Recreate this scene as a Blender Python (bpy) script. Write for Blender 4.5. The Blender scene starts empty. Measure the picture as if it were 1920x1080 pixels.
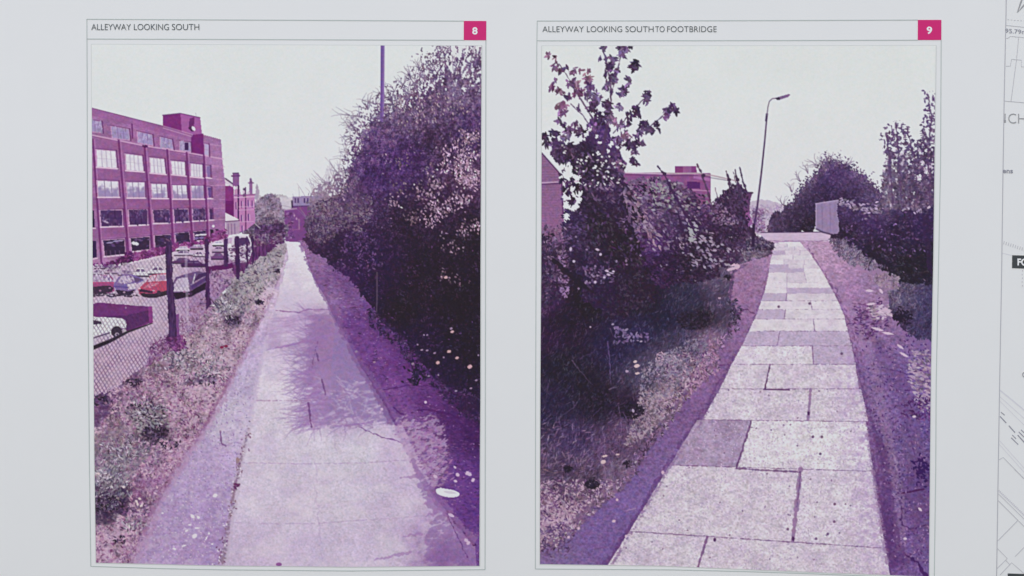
import bpy, math
import numpy as np

# ---------------------------------------------------------------- camera, sky, sun, exposure
sc = bpy.context.scene
F = 4400.0                                            # focal length in pixels of a 1920 px wide frame
RX, RY, RZ, CX, CZ, DIST = -0.05703947, 0.0378632, -0.00563972, 0.24199354, -0.06241652, 1.1

def rot(a, i):
    c, s = math.cos(a), math.sin(a); M = np.eye(3); j, k = [(1, 2), (2, 0), (0, 1)][i]
    M[j, j] = c; M[k, k] = c; M[j, k] = -s; M[k, j] = s
    return M
ROT = rot(RZ, 2) @ rot(RY, 1) @ rot(RX, 0)            # rows: right, up, forward in (x, z, y)
cam_data = bpy.data.cameras.new('camera'); cam = bpy.data.objects.new('camera', cam_data); sc.collection.objects.link(cam)
from mathutils import Matrix
r_, u_, f_ = [(v[0], v[2], v[1]) for v in ROT]
cam.matrix_world = Matrix(((r_[0], u_[0], -f_[0], CX), (r_[1], u_[1], -f_[1], -DIST), (r_[2], u_[2], -f_[2], CZ), (0, 0, 0, 1)))
cam_data.sensor_width = 36; cam_data.lens = F / 1920 * 36; cam_data.clip_start = .01; cam_data.clip_end = 100
sc.camera = cam

world = bpy.data.worlds.new('World'); sc.world = world; world.use_nodes = True
nt = world.node_tree; bg = nt.nodes['Background']
sky = nt.nodes.new('ShaderNodeTexSky'); sky.sky_type = 'NISHITA'; sky.sun_disc = False
SUN_EL, SUN_AZ = math.radians(42), math.radians(-18)  # azimuth measured from the direction the sheet faces
sky.sun_elevation = SUN_EL; sky.sun_rotation = math.radians(180) - SUN_AZ
sky.air_density = 1.0; sky.dust_density = 1.0; sky.ozone_density = 1.0
nt.links.new(sky.outputs[0], bg.inputs[0]); bg.inputs[1].default_value = .15
sun_data = bpy.data.lights.new('sun', 'SUN'); sun = bpy.data.objects.new('sun', sun_data); sc.collection.objects.link(sun)
sun_data.energy = 1.5; sun_data.angle = math.radians(24); sun_data.color = (1, .985, .965)
sun.rotation_euler = (math.radians(90) - SUN_EL, 0, SUN_AZ)
sc.view_settings.view_transform = 'Standard'; sc.view_settings.look = 'None'; sc.view_settings.gamma = 1
sc.view_settings.exposure = 0.0; sc.view_settings.use_curve_mapping = False

# ---------------------------------------------------------------- ink of the two prints
# A small raster painter: every print is drawn stroke by stroke (fills, leaves, blades,
# joints) into an array whose cells become the vertices of the printed sheet.
RNG = np.random.default_rng(8)
TAB = RNG.random((256, 256)).astype(np.float32)

def vn(u, v):
    iu = np.floor(u).astype(np.int64); iv = np.floor(v).astype(np.int64)
    fu = (u - iu).astype(np.float32); fv = (v - iv).astype(np.float32)
    fu = fu * fu * (3 - 2 * fu); fv = fv * fv * (3 - 2 * fv)
    a, b = iu & 255, (iu + 1) & 255; c, d = iv & 255, (iv + 1) & 255
    return (TAB[c, a] * (1 - fu) + TAB[c, b] * fu) * (1 - fv) + (TAB[d, a] * (1 - fu) + TAB[d, b] * fu) * fv - .5

def fbm(u, v, octaves=3):
    s = 0.; k = 1.; n = 0.
    for i in range(octaves):
        s = s + k * vn(u * 2 ** i + 17.3 * i, v * 2 ** i + 41.7 * i); n += k; k *= .6
    return s / n * 2

def blur(A, r):
    if r <= 0: return A
    k = np.exp(-.5 * (np.arange(-3, 4) / r) ** 2); k /= k.sum()
    for ax in (0, 1):
        pad = [(0, 0)] * A.ndim; pad[ax] = (3, 3)
        B = np.pad(A, pad, mode='edge'); n = A.shape[ax]; out = 0
        for i, w in enumerate(k):
            sl = [slice(None)] * A.ndim; sl[ax] = slice(i, i + n)
            out = out + w * B[tuple(sl)]
        A = out
    return A

class Print:
    def __init__(s, x0, y0, w, h, paper):
        s.x0, s.y0, s.w, s.h = x0, y0, w, h
        s.C = np.empty((h, w, 3), np.float32); s.C[:] = paper
        s.L = np.zeros((h, w), np.int16); s.names = ['']
        X, Y = np.meshgrid(np.arange(w) + x0, np.arange(h) + y0)
        s.X = X.astype(np.float32); s.Y = Y.astype(np.float32)
        s.n1 = fbm(s.X / 9, s.Y / 9, 3); s.n2 = fbm(s.X / 9 + 77, s.Y / 9 + 31, 3)
        s.grain = RNG.normal(0, 1, (h, w)).astype(np.float32)
    def label(s, name):
        s.names.append(name); return len(s.names) - 1
    def field(s, pts, soft=30., p=1.6):
        q = 5
        X = s.X[::q, ::q]; Y = s.Y[::q, ::q]; num = 0.; den = 0.
        for x, y, c in pts:
            wt = 1. / ((X - x) ** 2 + (Y - y) ** 2 + soft * soft) ** p
            num = num + wt[..., None] * np.array(c, np.float32); den = den + wt
        f = num / den[..., None]
        iy = np.minimum((np.arange(s.h) / q), f.shape[0] - 1.001); ix = np.minimum(np.arange(s.w) / q, f.shape[1] - 1.001)
        y0 = iy.astype(int); x0 = ix.astype(int); fy = (iy - y0)[:, None, None]; fx = (ix - x0)[None, :, None]
        g = lambda a, b: f[np.ix_(a, b)]
        return ((g(y0, x0) * (1 - fx) + g(y0, x0 + 1) * fx) * (1 - fy) + (g(y0 + 1, x0) * (1 - fx) + g(y0 + 1, x0 + 1) * fx) * fy).astype(np.float32)
    def mask(s, pts, rough=0.):
        P = np.array(pts, np.float32)
        m = int(rough * 1.5 + 2)
        xa = max(int(P[:, 0].min()) - m - s.x0, 0); xb = min(int(P[:, 0].max()) + m + 2 - s.x0, s.w)
        ya = max(int(P[:, 1].min()) - m - s.y0, 0); yb = min(int(P[:, 1].max()) + m + 2 - s.y0, s.h)
        M = np.zeros((s.h, s.w), bool)
        if xb <= xa or yb <= ya: return M
        X = s.X[ya:yb, xa:xb]; Y = s.Y[ya:yb, xa:xb]
        if rough:
            X = X + s.n1[ya:yb, xa:xb] * rough; Y = Y + s.n2[ya:yb, xa:xb] * rough
        R = np.zeros(X.shape, bool)
        for (x1, y1), (x2, y2) in zip(P, np.roll(P, -1, 0)):
            if y1 == y2: continue
            c = ((Y < y1) != (Y < y2)) & (X < (x2 - x1) * (Y - y1) / (y2 - y1) + x1)
            R ^= c
        M[ya:yb, xa:xb] = R
        return M
    def fill(s, pts, col, lab=None, rough=0., alpha=1.):
        M = s.mask(pts, rough)
        c = col[M] if isinstance(col, np.ndarray) else np.array(col, np.float32)
        s.C[M] = s.C[M] * (1 - alpha) + c * alpha
        if lab is not None: s.L[M] = lab
        return M
    def tex(s, M, f):                       # multiply by 1 + f where M
        s.C[M] *= (1 + f[M])[:, None]
    def at(s, F, x, y):
        ix = np.clip((np.asarray(x) - s.x0).astype(int), 0, s.w - 1); iy = np.clip((np.asarray(y) - s.y0).astype(int), 0, s.h - 1)
        return F[iy, ix]
    def splat(s, x, y, L, W, ang, col, lab=None, alpha=1., leaf=True):
        x = np.asarray(x, np.float32); n = len(x); y = np.asarray(y, np.float32)
        L = np.broadcast_to(np.asarray(L, np.float32), n); W = np.broadcast_to(np.asarray(W, np.float32), n)
        ang = np.broadcast_to(np.asarray(ang, np.float32), n)
        col = np.broadcast_to(np.asarray(col, np.float32), (n, 3))
        for a in range(0, n, 4000):
            sl = slice(a, a + 4000)
            r = int(math.ceil(float(L[sl].max()))) + 1
            o = np.arange(-r, r + 1)
            OX, OY = np.meshgrid(o, o)
            bx = np.round(x[sl]).astype(int); by = np.round(y[sl]).astype(int)
            dx = OX[None] + (bx - x[sl])[:, None, None]; dy = OY[None] + (by - y[sl])[:, None, None]
            ca = np.cos(ang[sl])[:, None, None]; sa = np.sin(ang[sl])[:, None, None]
            u = (dx * ca + dy * sa) / L[sl][:, None, None]; v = (-dx * sa + dy * ca) / W[sl][:, None, None]
            K = (np.abs(v) < (1 - u * u)) if leaf else (u * u + v * v < 1)
            PX = OX[None] + (bx - s.x0)[:, None, None]; PY = OY[None] + (by - s.y0)[:, None, None]
            K &= (PX >= 0) & (PX < s.w) & (PY >= 0) & (PY < s.h)
            k, i, j = np.nonzero(K)
            py = PY[k, i, j]; px = PX[k, i, j]; c = col[sl][k]
            s.C[py, px] = c if alpha == 1 else s.C[py, px] * (1 - alpha) + c * alpha
            if lab is not None: s.L[py, px] = lab
    def line(s, pts, w, col, lab=None, alpha=1., wob=0., gaps=0.):
        P = np.array(pts, float); xs = []; ys = []; ws = []
        w = np.atleast_1d(np.asarray(w, float)); w = np.interp(np.linspace(0, 1, len(P)), np.linspace(0, 1, len(w)), w)
        for i in range(len(P) - 1):
            n = max(int(np.hypot(*(P[i + 1] - P[i])) * 1.6), 2); t = np.linspace(0, 1, n)
            xs.append(P[i, 0] + t * (P[i + 1, 0] - P[i, 0])); ys.append(P[i, 1] + t * (P[i + 1, 1] - P[i, 1])); ws.append(w[i] + t * (w[i + 1] - w[i]))
        x = np.concatenate(xs); y = np.concatenate(ys); ww = np.concatenate(ws) / 2
        if wob:
            o = RNG.random() * 200
            x = x + wob * fbm(x / 7 + o, y / 7, 2); y = y + wob * fbm(x / 7, y / 7 + o, 2); ww = ww * (1 + .9 * fbm(x / 4 + o, y / 4, 2))
        if gaps:
            keep = fbm(x / 6 + RNG.random() * 99, y / 6, 2) > gaps - 1
            x, y, ww = x[keep], y[keep], ww[keep]
            if len(x) == 0: return
        r = int(math.ceil(ww.max() + 1)); o = np.arange(-r, r + 1); OX, OY = np.meshgrid(o, o)
        bx = np.round(x).astype(int); by = np.round(y).astype(int)
        d = np.hypot(OX[None] + (bx - x)[:, None, None], OY[None] + (by - y)[:, None, None])
        a = np.clip(ww[:, None, None] + .5 - d, 0, 1)
        PX = OX[None] + (bx - s.x0)[:, None, None]; PY = OY[None] + (by - s.y0)[:, None, None]
        K = (a > 0) & (PX >= 0) & (PX < s.w) & (PY >= 0) & (PY < s.h)
        if not K.any(): return
        px, py, a = PX[K], PY[K], a[K]; x0, y0 = px.min(), py.min()
        A = np.zeros((py.max() - y0 + 1, px.max() - x0 + 1), np.float32); np.maximum.at(A, (py - y0, px - x0), a)
        sl = (slice(y0, y0 + A.shape[0]), slice(x0, x0 + A.shape[1])); aa = (A * alpha)[..., None]
        s.C[sl] = s.C[sl] * (1 - aa) + np.array(col, np.float32) * aa
        if lab is not None: s.L[sl][A > .4] = lab
    def fray(s, pts, w, col, alpha=.8, sc=5., bias=.62):   # ragged, blended border along a line
        A = np.zeros((s.h, s.w), bool); P = np.array(pts, float); w = np.interp(np.linspace(0, 1, len(P)), np.linspace(0, 1, len(np.atleast_1d(w))), np.atleast_1d(w).astype(float))
        for i in range(len(P) - 1):
            (x1, y1), (x2, y2) = P[i], P[i + 1]; n = np.array((y1 - y2, x2 - x1)); n /= max(np.hypot(*n), 1e-6)
            A |= s.mask([P[i] - n * w[i], P[i + 1] - n * w[i + 1], P[i + 1] + n * w[i + 1], P[i] + n * w[i]])
        q = s.soft(A, 2) * 1.35 + .95 * fbm(s.X / sc + 3.7 * P[0, 0], s.Y / (sc * .75), 3) + .25 * blur(s.grain, .8)
        s.wash(np.clip((q - bias) / .4, 0, 1) * alpha * (s.soft(A, 2) > .03), col)
    def soft(s, M, n=3):                    # feathered copy of a mask
        A = M.astype(np.float32)
        for i in range(n): A = blur(A, 3.)
        return A
    def wide(s, M, n=6, q=5):               # broad feather, about q*3*sqrt(n) cells
        A = M[::q, ::q].astype(np.float32)
        for i in range(n): A = blur(A, 3.)
        A = np.repeat(np.repeat(A, q, 0), q, 1)[:s.h, :s.w]
        return blur(blur(A, 3.), 3.)
    def wash(s, A, col, lab=None):          # translucent wash of ink
        c = col if isinstance(col, np.ndarray) else np.broadcast_to(np.array(col, np.float32), s.C.shape)
        s.C = s.C * (1 - A[..., None]) + c * A[..., None]
        if lab is not None: s.L[A > .5] = lab
    def scatter(s, M, n):
        iy, ix = np.nonzero(M)
        if len(iy) == 0: return np.zeros(0), np.zeros(0)
        k = RNG.integers(0, len(iy), n)
        return ix[k] + s.x0 + RNG.random(n) - .5, iy[k] + s.y0 + RNG.random(n) - .5
    def leaves(s, M, n, L, W, F, con, lab=None, ang=None, spread=3.2, light=0., lightcol=(190, 155, 190), vmin=38):
        x, y = s.scatter(M, n); n = len(x)
        if n == 0: return
        big = 1 + .5 * fbm(x / 13, y / 13, 2)
        k = np.exp(RNG.normal(0, con, n)) * big
        c = s.at(F, x, y) if isinstance(F, np.ndarray) else np.broadcast_to(np.array(F, np.float32), (n, 3))
        kk = k[:, None]; dk = GP((45., 36., 51.)); lt = np.minimum(c * 2.3 + 12, GP((214., 202., 214.)))
        c = np.where(kk < 1, dk + (c - dk) * kk, c + (lt - c) * (1 - 1 / kk) * .8)
        c = c + RNG.normal(0, 2, (n, 3)) + RNG.normal(0, 2.5, (n, 1))
        if light:
            pk = RNG.random(n) < light * (1 + 1.6 * fbm(x / 17 + 9, y / 17, 2))
            c[pk] = np.array(lightcol) * (.72 + .4 * RNG.random((pk.sum(), 1)))
        c = np.clip(c, (vmin + 6, vmin, vmin + 10), (222, 216, 224))
        a = (RNG.random(n) - .5) * spread + (RNG.random() * 3 if ang is None else ang)
        s.splat(x, y, L * (.6 + .8 * RNG.random(n)), W * (.6 + .8 * RNG.random(n)), a, c, lab)
    def ruffle(s, M, amp, sc=4., asp=1., shear=0., hard=.6, up=.6):
        # leafy / grassy grain: several scales of noise pushed through the ink's tone scale
        u = (s.X + shear * s.Y) / sc; v = s.Y / (sc * asp)
        n = .75 * fbm(u, v, 3) + .55 * (.5 - 2.2 * np.abs(vn(u * 1.1 + 55, v * 1.1 + 9))) + hard * .6 * blur(s.grain, .8)
        k = np.exp(amp * n)[..., None] if not isinstance(amp, np.ndarray) else np.exp(amp * n)[..., None]
        dk = GP((46., 38., 52.)); c = s.C; lt = np.minimum(c * 2.3 + 12, GP((214., 202., 214.), np.float32))
        c2 = np.where(k < 1, dk + (c - dk) * k, c + (lt - c) * (1 - 1 / k) * up)
        s.C[M] = c2[M]
    def twigs(s, starts, ang, length, w, col, lab=None, n=3, bend=.5, alpha=.9):
        for (x, y), a0 in zip(starts, np.broadcast_to(ang, len(starts))):
            for k in range(n):
                a = a0 + RNG.normal(0, .45); px, py = x, y; pts = [(px, py)]
                for i in range(5):
                    a += RNG.normal(0, bend * .5); st = length / 5 * (.6 + .8 * RNG.random())
                    px += math.cos(a) * st; py += math.sin(a) * st; pts.append((px, py))
                s.line(pts, np.linspace(w, w * .4, 6), col, lab, alpha)
    def finish(s, soft, grain, iters=3, keep=()):
        l = s.C.mean(-1, keepdims=True); s.C = l + (s.C - l) * np.clip(.96 - (l - 60) / 420, .8, .96)
        ch = 1 - np.abs(l[..., 0] - 120) / 130
        ch = np.clip(ch, .12, 1)
        s.C[..., 0] += ch * 11 * fbm(s.X / 5.5, s.Y / 4.5, 2); s.C[..., 2] += ch * 11 * fbm(s.X / 6 + 50, s.Y / 5 + 20, 2)
        s.C = blur(s.C, soft); s.C = s.C + .42 * (s.C - blur(blur(s.C, 2.2), 2.2)); fl = GP((46., 41., 48.), np.float32); s.C = np.where(s.C < fl, fl - (fl - s.C) * .3, s.C)
        g = blur(s.grain, .9) * grain * 2.2
        lum = s.C.mean(-1); k = .35 + .65 * np.clip((lum - 45) / 80, 0, 1) * np.clip((226 - lum) / 40, .04, 1)
        s.C += (g * k)[..., None]
        s.C[..., 0] += blur(RNG.normal(0, 1, (s.h, s.w)).astype(np.float32), 1.6) * grain * 1.3 * k
        s.C = np.clip(s.C, 0, 255)
        # calm the region ids so that each printed thing is one coherent patch
        n = len(s.names); L0 = s.L.copy()
        for it in range(iters):
            best = np.zeros((s.h, s.w), np.float32) - 1; out = s.L.copy()
            for i in range(n):
                v = blur((s.L == i).astype(np.float32), 2.2)
                b = v > best; out[b] = i; best[b] = v[b]
            s.L = out
        for k in keep: s.L[L0 == k] = k

GP = np.array  # shorthand

def ground(P, xv, yv):                      # perspective coordinates on the printed ground
    d = np.maximum(P.Y - yv, 3.)
    return (P.X - xv) / d, 1. / d

def print_alley_south():
    P = Print(160, 75, 755, 1002, (216, 221, 222))
    B = P.label('printed_office_building'); H = P.label('printed_town_house'); CP = P.label('printed_car_park')
    V = P.label('printed_grass_verge'); PT = P.label('printed_concrete_path'); TS = P.label('printed_tarmac_strip')
    HG = P.label('printed_hedge'); LP = P.label('printed_lamp_post'); TR = P.label('printed_distant_tree')
    FP = P.label('printed_wire_fence'); DW = P.label('printed_garden_wall'); FH = P.label('printed_far_house')
    VN = P.label('printed_van'); SH = P.label('printed_shaded_tarmac'); RF = P.label('printed_board_fence')
    P.C *= (1 + .008 * fbm(P.X / 60, P.Y / 60, 2))[..., None]; P.C += (np.clip((P.Y - 130) / 260, 0, 1) * np.clip((P.X - 400) / 200, 0, 1))[..., None] * GP((3., -1.5, 3), np.float32)
    # --- distance
    M = P.fill([(476, 364), (490, 368), (515, 364), (540, 369), (552, 372), (575, 370), (600, 372), (600, 470), (476, 450)], (198, 188, 204), TR, 4); P.leaves(M & (P.Y < 376), 200, 3, 1., (206, 198, 210), .05, TR)
    M = P.fill([(477, 380), (490, 372), (500, 362), (512, 366), (524, 374), (532, 390), (536, 420), (520, 440), (470, 440), (474, 400)], (156, 132, 164), TR, 7)
    P.leaves(M, 1500, 3, 1.2, (150, 126, 158), .28, TR)
    P.splat([482, 483, 481], [352, 360, 368], [8, 9, 7], [2.2, 3.5, 4.5], 1.57, (168, 150, 178), TR)
    M = P.fill([(549, 369), (580, 367), (600, 368), (600, 390), (549, 388)], (152, 128, 178), FH)
    P.fill([(549, 386), (590, 386), (590, 456), (536, 454), (533, 395), (545, 391)], (124, 66, 138), FH, 1)
    for x in (553, 558, 570, 576): P.fill([(x, 372), (x + 3, 372), (x + 3, 381), (x, 381)], (92, 66, 122), FH)
    P.line([(549, 387), (582, 386)], 2, (92, 58, 110), FH); P.line([(547.5, 377), (548, 388)], 3, (70, 52, 84), FH)
    P.line([(533, 394), (556, 391)], 2, (176, 140, 178), FH); P.line([(536, 432), (560, 430)], 1.4, (150, 84, 150), FH)
    P.fill([(559, 410), (562, 410), (563, 430), (560, 430)], (146, 98, 150), FH, 1)
    P.splat([552, 548, 556], [404, 416, 410], 3, 1.6, 1.5, (176, 130, 176), FH)
    P.leaves(P.mask([(534, 400), (552, 400), (552, 450), (534, 450)]), 90, 3, 1.4, (112, 62, 128), .3, FH)
    M = P.fill([(450, 434), (470, 424), (490, 412), (505, 402), (520, 412), (538, 424), (540, 444), (500, 449), (470, 446)], (104, 82, 110), TR, 5)
    P.leaves(M, 900, 3.2, 1.3, (108, 84, 116), .32, TR)
    P.leaves(P.mask([(480, 425), (530, 418), (536, 442), (480, 442)], 4), 420, 3, 1.4, (76, 50, 88), .3, TR)
    P.line([(478, 419), (488, 428)], 2, (160, 146, 166), TR)
    # --- town houses
    P.fill([(420, 349), (439, 347), (439, 408), (422, 400)], (136, 50, 126), H)
    P.fill([(421, 376), (439, 377), (439, 408), (422, 400)], (112, 36, 108), H)
    P.fill([(419, 336), (424, 335), (441, 348), (437, 351), (424, 345)], (206, 190, 208), H)
    P.line([(423, 335), (441, 348)], 2.4, (84, 52, 96), H)
    P.fill([(439, 369), (448, 366), (477, 364), (478.5, 418), (462, 431), (450, 435), (449, 414), (439, 406)], (188, 116, 180), H)
    P.fill([(440, 348), (449, 348), (452, 366), (440, 369)], (186, 128, 182), H)
    P.fill([(436, 325), (448, 325), (449, 350), (437, 350)], (138, 84, 148), H); P.line([(435, 330), (449, 329.5)], 3, (108, 62, 122), H); P.line([(437, 325), (447, 324.5)], 2, (88, 56, 100), H)
    P.splat([440, 446], [352, 352], 4, 3, 1.2, (218, 208, 220), H)
    P.fill([(467.4, 340), (474, 340), (473.5, 366), (468, 366)], (150, 96, 156), H); P.line([(466, 343), (475, 343)], 2.2, (120, 74, 132), H); P.line([(470, 336), (471, 342)], 4, (120, 80, 136), H)
    P.line([(458, 355), (458, 368)], 5, (96, 66, 108), H); P.splat([457, 466], [360, 362], 4, 2.5, 1.57, (200, 176, 206), H)
    P.line([(447, 348), (447, 436)], 3, (82, 40, 96), H); P.line([(460.5, 352), (461, 432)], 2.2, (100, 52, 112), H)
    P.line([(438, 366.5), (478, 364.5)], 2, (150, 84, 150), H); P.line([(439, 370.5), (478, 368.5)], 1.6, (214, 176, 208), H)
    for x, y in ((453, 378), (465.5, 376), (453, 404), (466, 402), (473, 377), (442.5, 380), (454, 424)):
        P.line([(x, y), (x + .3, y + 11)], 2.6, (122, 66, 140), H); P.line([(x + 2, y), (x + 2.3, y + 11)], 1, (222, 190, 216), H)
    for y in (388, 394, 416): P.line([(448, y), (476, y - 1)], 1.2, (206, 156, 200), H)
    P.fill([(422, 398), (448, 411), (448, 416), (423, 416)], (222, 208, 218), H)
    P.fill([(423, 415), (449, 414), (450, 438), (424, 442)], (176, 142, 176), H)
    P.line([(423, 415.5), (449, 413.5)], 1.6, (96, 56, 106), H)
    for x in (428, 434, 440): P.line([(x, 420), (x + .5, 438)], 2, (140, 100, 150), H)
    # --- office building
    brick = P.field([(200, 240, (172, 98, 170)), (300, 260, (170, 92, 166)), (200, 330, (170, 92, 166)), (300, 360, (166, 86, 162)), (220, 440, (166, 88, 164)), (360, 420, (160, 84, 158)), (405, 300, (174, 104, 174)), (405, 400, (172, 98, 170)), (190, 490, (176, 108, 172))], 30)
    brick = brick * GP((.93, 1.04, .95), np.float32)
    M = P.fill([(165, 200), (172, 202), (306, 236), (361, 252.5), (381, 252.5), (414.5, 261.5), (417, 300), (422, 340), (423, 447), (388, 455), (311, 476), (165, 506)], brick, B)
    P.tex(M, .10 * fbm(P.X / 2.4, P.Y / 1.3, 2) + .12 * fbm(P.X / 25, P.Y / 12, 3))
    # spandrel bands a little deeper in colour than the piers
    for k, (ya, yb, yc, yd) in enumerate([(258, 279, 297, 308), (316, 337, 334, 346), (370, 392, 373, 390), (425, 447, 414, 432)]):
        m = P.fill([(172, ya), (384, yc), (384, yd), (172, yb)], (138, 72, 134), None, 0, .4)
    P.fill([(172, 204), (306, 238), (361, 254), (384, 254), (384, 262), (361, 262), (300, 248), (172, 216)], (150, 72, 150), None, 0, .35)
    P.line([(172, 202.5), (306, 236.5), (361, 252.5)], 1.5, (112, 58, 118), None, .8)
    P.fill([(305, 216.5), (338.5, 213), (343, 248), (306, 236.5)], (126, 44, 122), B)
    P.fill([(338.5, 213), (375.5, 221), (379, 253), (360, 252.5), (341, 247)], (166, 84, 162), B)
    P.fill([(356, 221), (364, 219), (365, 243), (353, 243)], (110, 46, 112), B, 2)
    P.line([(305, 216), (338, 212.5), (375, 220.5)], 1.6, (110, 50, 116), B)
    P.splat([359], [242], 6, 3.4, .7, (84, 44, 88), B, leaf=False); P.splat([363], [241], 4.6, 3., .9, (220, 210, 222), B, leaf=False)
    P.line([(368, 219), (367, 212)], 1, (150, 120, 160), None, .6)
    P.fill([(359, 253), (381, 250.5), (383, 291), (358, 287)], (120, 40, 118), B)
    P.line([(306, 236), (361, 252), (359, 256), (306, 240)], 1.2, (208, 168, 204), None, .8)
    P.line([(172, 253), (272, 273.5), (352, 286), (390, 293), (418, 298)], 2.4, (206, 158, 200), None, .9)
    P.line([(172, 255.5), (272, 276), (352, 288.5), (385, 294.5)], 1.2, (120, 56, 122), None, .7)
    P.line([(384, 269), (416, 274)], 1.4, (204, 152, 198), None, .7)
    for y0, y1 in ((310, 313), (335, 337), (348, 347), (375, 374), (391, 390), (413, 411)): P.line([(396, y0), (421, y1)], 1.3, (206, 152, 198), None, .6, .6)
    pil = [((174, 262), (190.6, 497)), ((222.5, 262), (241.5, 482)), ((271, 274), (287, 480)), ((313.5, 281), (326, 473)), ((350, 286), (361.7, 466)), ((382.3, 291), (390, 448))]
    for a, b in pil:
        P.line([a, b], 3.6, (112, 46, 112), None, .9); P.line([(a[0] + 3.4, a[1]), (b[0] + 3.4, b[1])], 1.6, (190, 118, 184), None, .7)
    P.line([(247.6, 233), (248.6, 259)], 2.6, (112, 44, 114), None); P.splat([272], [274], 6, 3, .2, (92, 36, 96), B)
    light, deep, pale = (210, 204, 220), (80, 52, 100), (158, 136, 192)
    def win(q, col, sill=True, panes=3, mull=(126, 92, 150), frame=True, shade=(96, 44, 104)):
        q = [GP(p, float) for p in q]
        cx = sum(q) / 4
        o = [c + (c - cx) * .09 + GP((.8 * np.sign(c[0] - cx[0]), .8 * np.sign(c[1] - cx[1]))) for c in q]
        if frame: P.fill(o, (206, 158, 200), None, 0, .75)
        P.line([o[1], o[2]], 2.4, shade, None, .85); P.line([o[0], o[1]], 1.4, shade, None, .75)
        m = P.fill(q, col)
        for i in range(1, panes):
            t = i / panes
            P.line([q[0] + (q[1] - q[0]) * t, q[3] + (q[2] - q[3]) * t], 1.3, mull, None, .75)
        P.line([q[0] + (q[3] - q[0]) * .5, q[1] + (q[2] - q[1]) * .5], 1, mull, None, .4)
        if sill: P.line([q[3] + GP((-2, 1.6)), q[2] + GP((2, 1.6))], 2.2, (228, 200, 220), None, .9)
        return m
    r0 = [[(172, 226), (190, 229), (192, 248), (172, 246)], [(209, 237), (241, 243), (243, 262), (212, 258)], [(258, 247), (285, 253.5), (287, 272), (260, 267)], [(301, 257), (322, 262.5), (325, 279), (302, 276)], [(338, 265), (357, 268), (358, 284), (338, 281)]]
    for q in r0:
        m = win(q, pale, False)
        P.leaves(m, 20, 3, 1.4, (172, 152, 200), .08, None, 1.57, .5)
    P.fill([(346, 267), (354, 268), (354, 282), (347, 281)], (72, 36, 92)); win([(384, 270), (391, 271.5), (392, 292), (385, 290)], (180, 160, 206), False, 1)
    r1 = [[(181.5, 281), (216, 284), (219, 315), (183, 312)], [(236, 289), (266, 293), (269, 321), (237.5, 318.5)], [(281.5, 296), (307.5, 299), (310.5, 326), (283, 323)], [(321.5, 302), (346, 304.5), (347.5, 329), (323.5, 326)], [(358, 307), (379, 309.5), (380, 332.5), (359, 330)]]
    for q in r1:
        m = win(q, (222, 218, 226), True, 4, (150, 124, 168)); P.wash(m * np.clip(.25 + .5 * fbm(P.X / 7, P.Y / 9, 2), 0, .5), (196, 182, 208))
    win([(387, 311), (394, 312), (395, 333), (388.5, 331.5)], (134, 100, 164), True, 1)
    r2 = [[(183, 339), (221, 341), (223, 368.5), (185, 368.5)], [(237.5, 342), (270.5, 343), (271.5, 370), (240, 370)], [(284, 345), (312, 346), (314, 371), (286.5, 371)], [(324, 348), (349, 348), (351, 372), (325.5, 372)], [(359, 349), (381, 349), (382, 372), (361, 372)]]
    for i, q in enumerate(r2):
        m = win(q, (216, 210, 224), True, 3, (92, 66, 116))
        P.wash(m * np.clip((P.Y - 348 - (7 if i in (2, 3) else 0)) / 14 + .9 * fbm(P.X / 6, P.Y / 8 + i, 2), 0, .8), (140, 112, 172))
    win([(389.5, 351), (396, 352), (397, 371), (391.5, 371)], (104, 70, 140), True, 1)
    r3 = [[(188.5, 395), (228.5, 394), (230, 423), (190.5, 424.5)], [(241.5, 394), (276, 394), (277, 420), (243.5, 422)], [(287.5, 394), (317, 393.5), (317.5, 417), (289.5, 418)], [(326, 393), (352.5, 392), (353.5, 414.5), (328, 416)], [(362, 392), (384, 392), (385, 412), (363, 413.5)]]
    for q in r3:
        m = win(q, deep, True, 3, (50, 32, 72)); P.leaves(m, 30, 3., 1.5, (92, 64, 116), .1, None, 1.57, 1)
    win([(392.5, 392), (398, 392), (399, 411), (394, 411.5)], deep, True, 1)
    P.splat([197, 201], [415, 417], 3, 1.5, .4, (176, 150, 190))
    r4 = [[(194, 451), (233, 448), (235, 476), (197, 480)], [(245, 447), (280, 444), (281, 467), (248, 471)], [(290.5, 442), (319, 440), (320, 462), (291.5, 466)], [(329, 437.5), (354.5, 435.5), (356.5, 454.5), (331, 458)], [(364, 434.5), (385, 432.5), (386, 448.5), (366, 451.5)]]
    for q in r4:
        m = win(q, (62, 46, 74), True, 1, (60, 42, 80)); P.leaves(m & (P.Y < 462), 14, 4, 1.4, (84, 60, 108), .2, None, 0, .6)
    P.splat([206, 218, 226], [455, 452, 451], 7, 1.8, -.1, (150, 128, 182)); P.splat([251, 256], [456, 457], 5, 3, .3, (222, 216, 224))
    P.splat([370, 377, 383], [441, 440, 440], 5, 1.8, -.1, (206, 190, 214)); P.splat([368, 378], [447, 446], 5, 2.2, 0, (130, 100, 170))
    for x in (199, 207, 216, 224): P.line([(x, 470), (x + 1, 481)], 1.2, (140, 100, 150), None, .7)
    P.fill([(173, 395), (176, 394), (178, 426), (173, 427)], (56, 34, 74)); P.fill([(173, 452), (180, 452), (182, 482), (173, 484)], (60, 38, 80))
    P.line([(173, 428), (179, 428)], 2, (220, 190, 214)); P.line([(173, 486), (183, 484)], 2, (220, 190, 214))
    P.fill([(394, 431), (400, 431), (401, 445), (395, 446)], (54, 36, 64)); P.fill([(404, 430), (410, 430), (411, 439), (405, 440)], (58, 36, 72))
    P.splat([400], [424], 2.4, 2.4, 0, (222, 206, 220), leaf=False)
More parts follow.
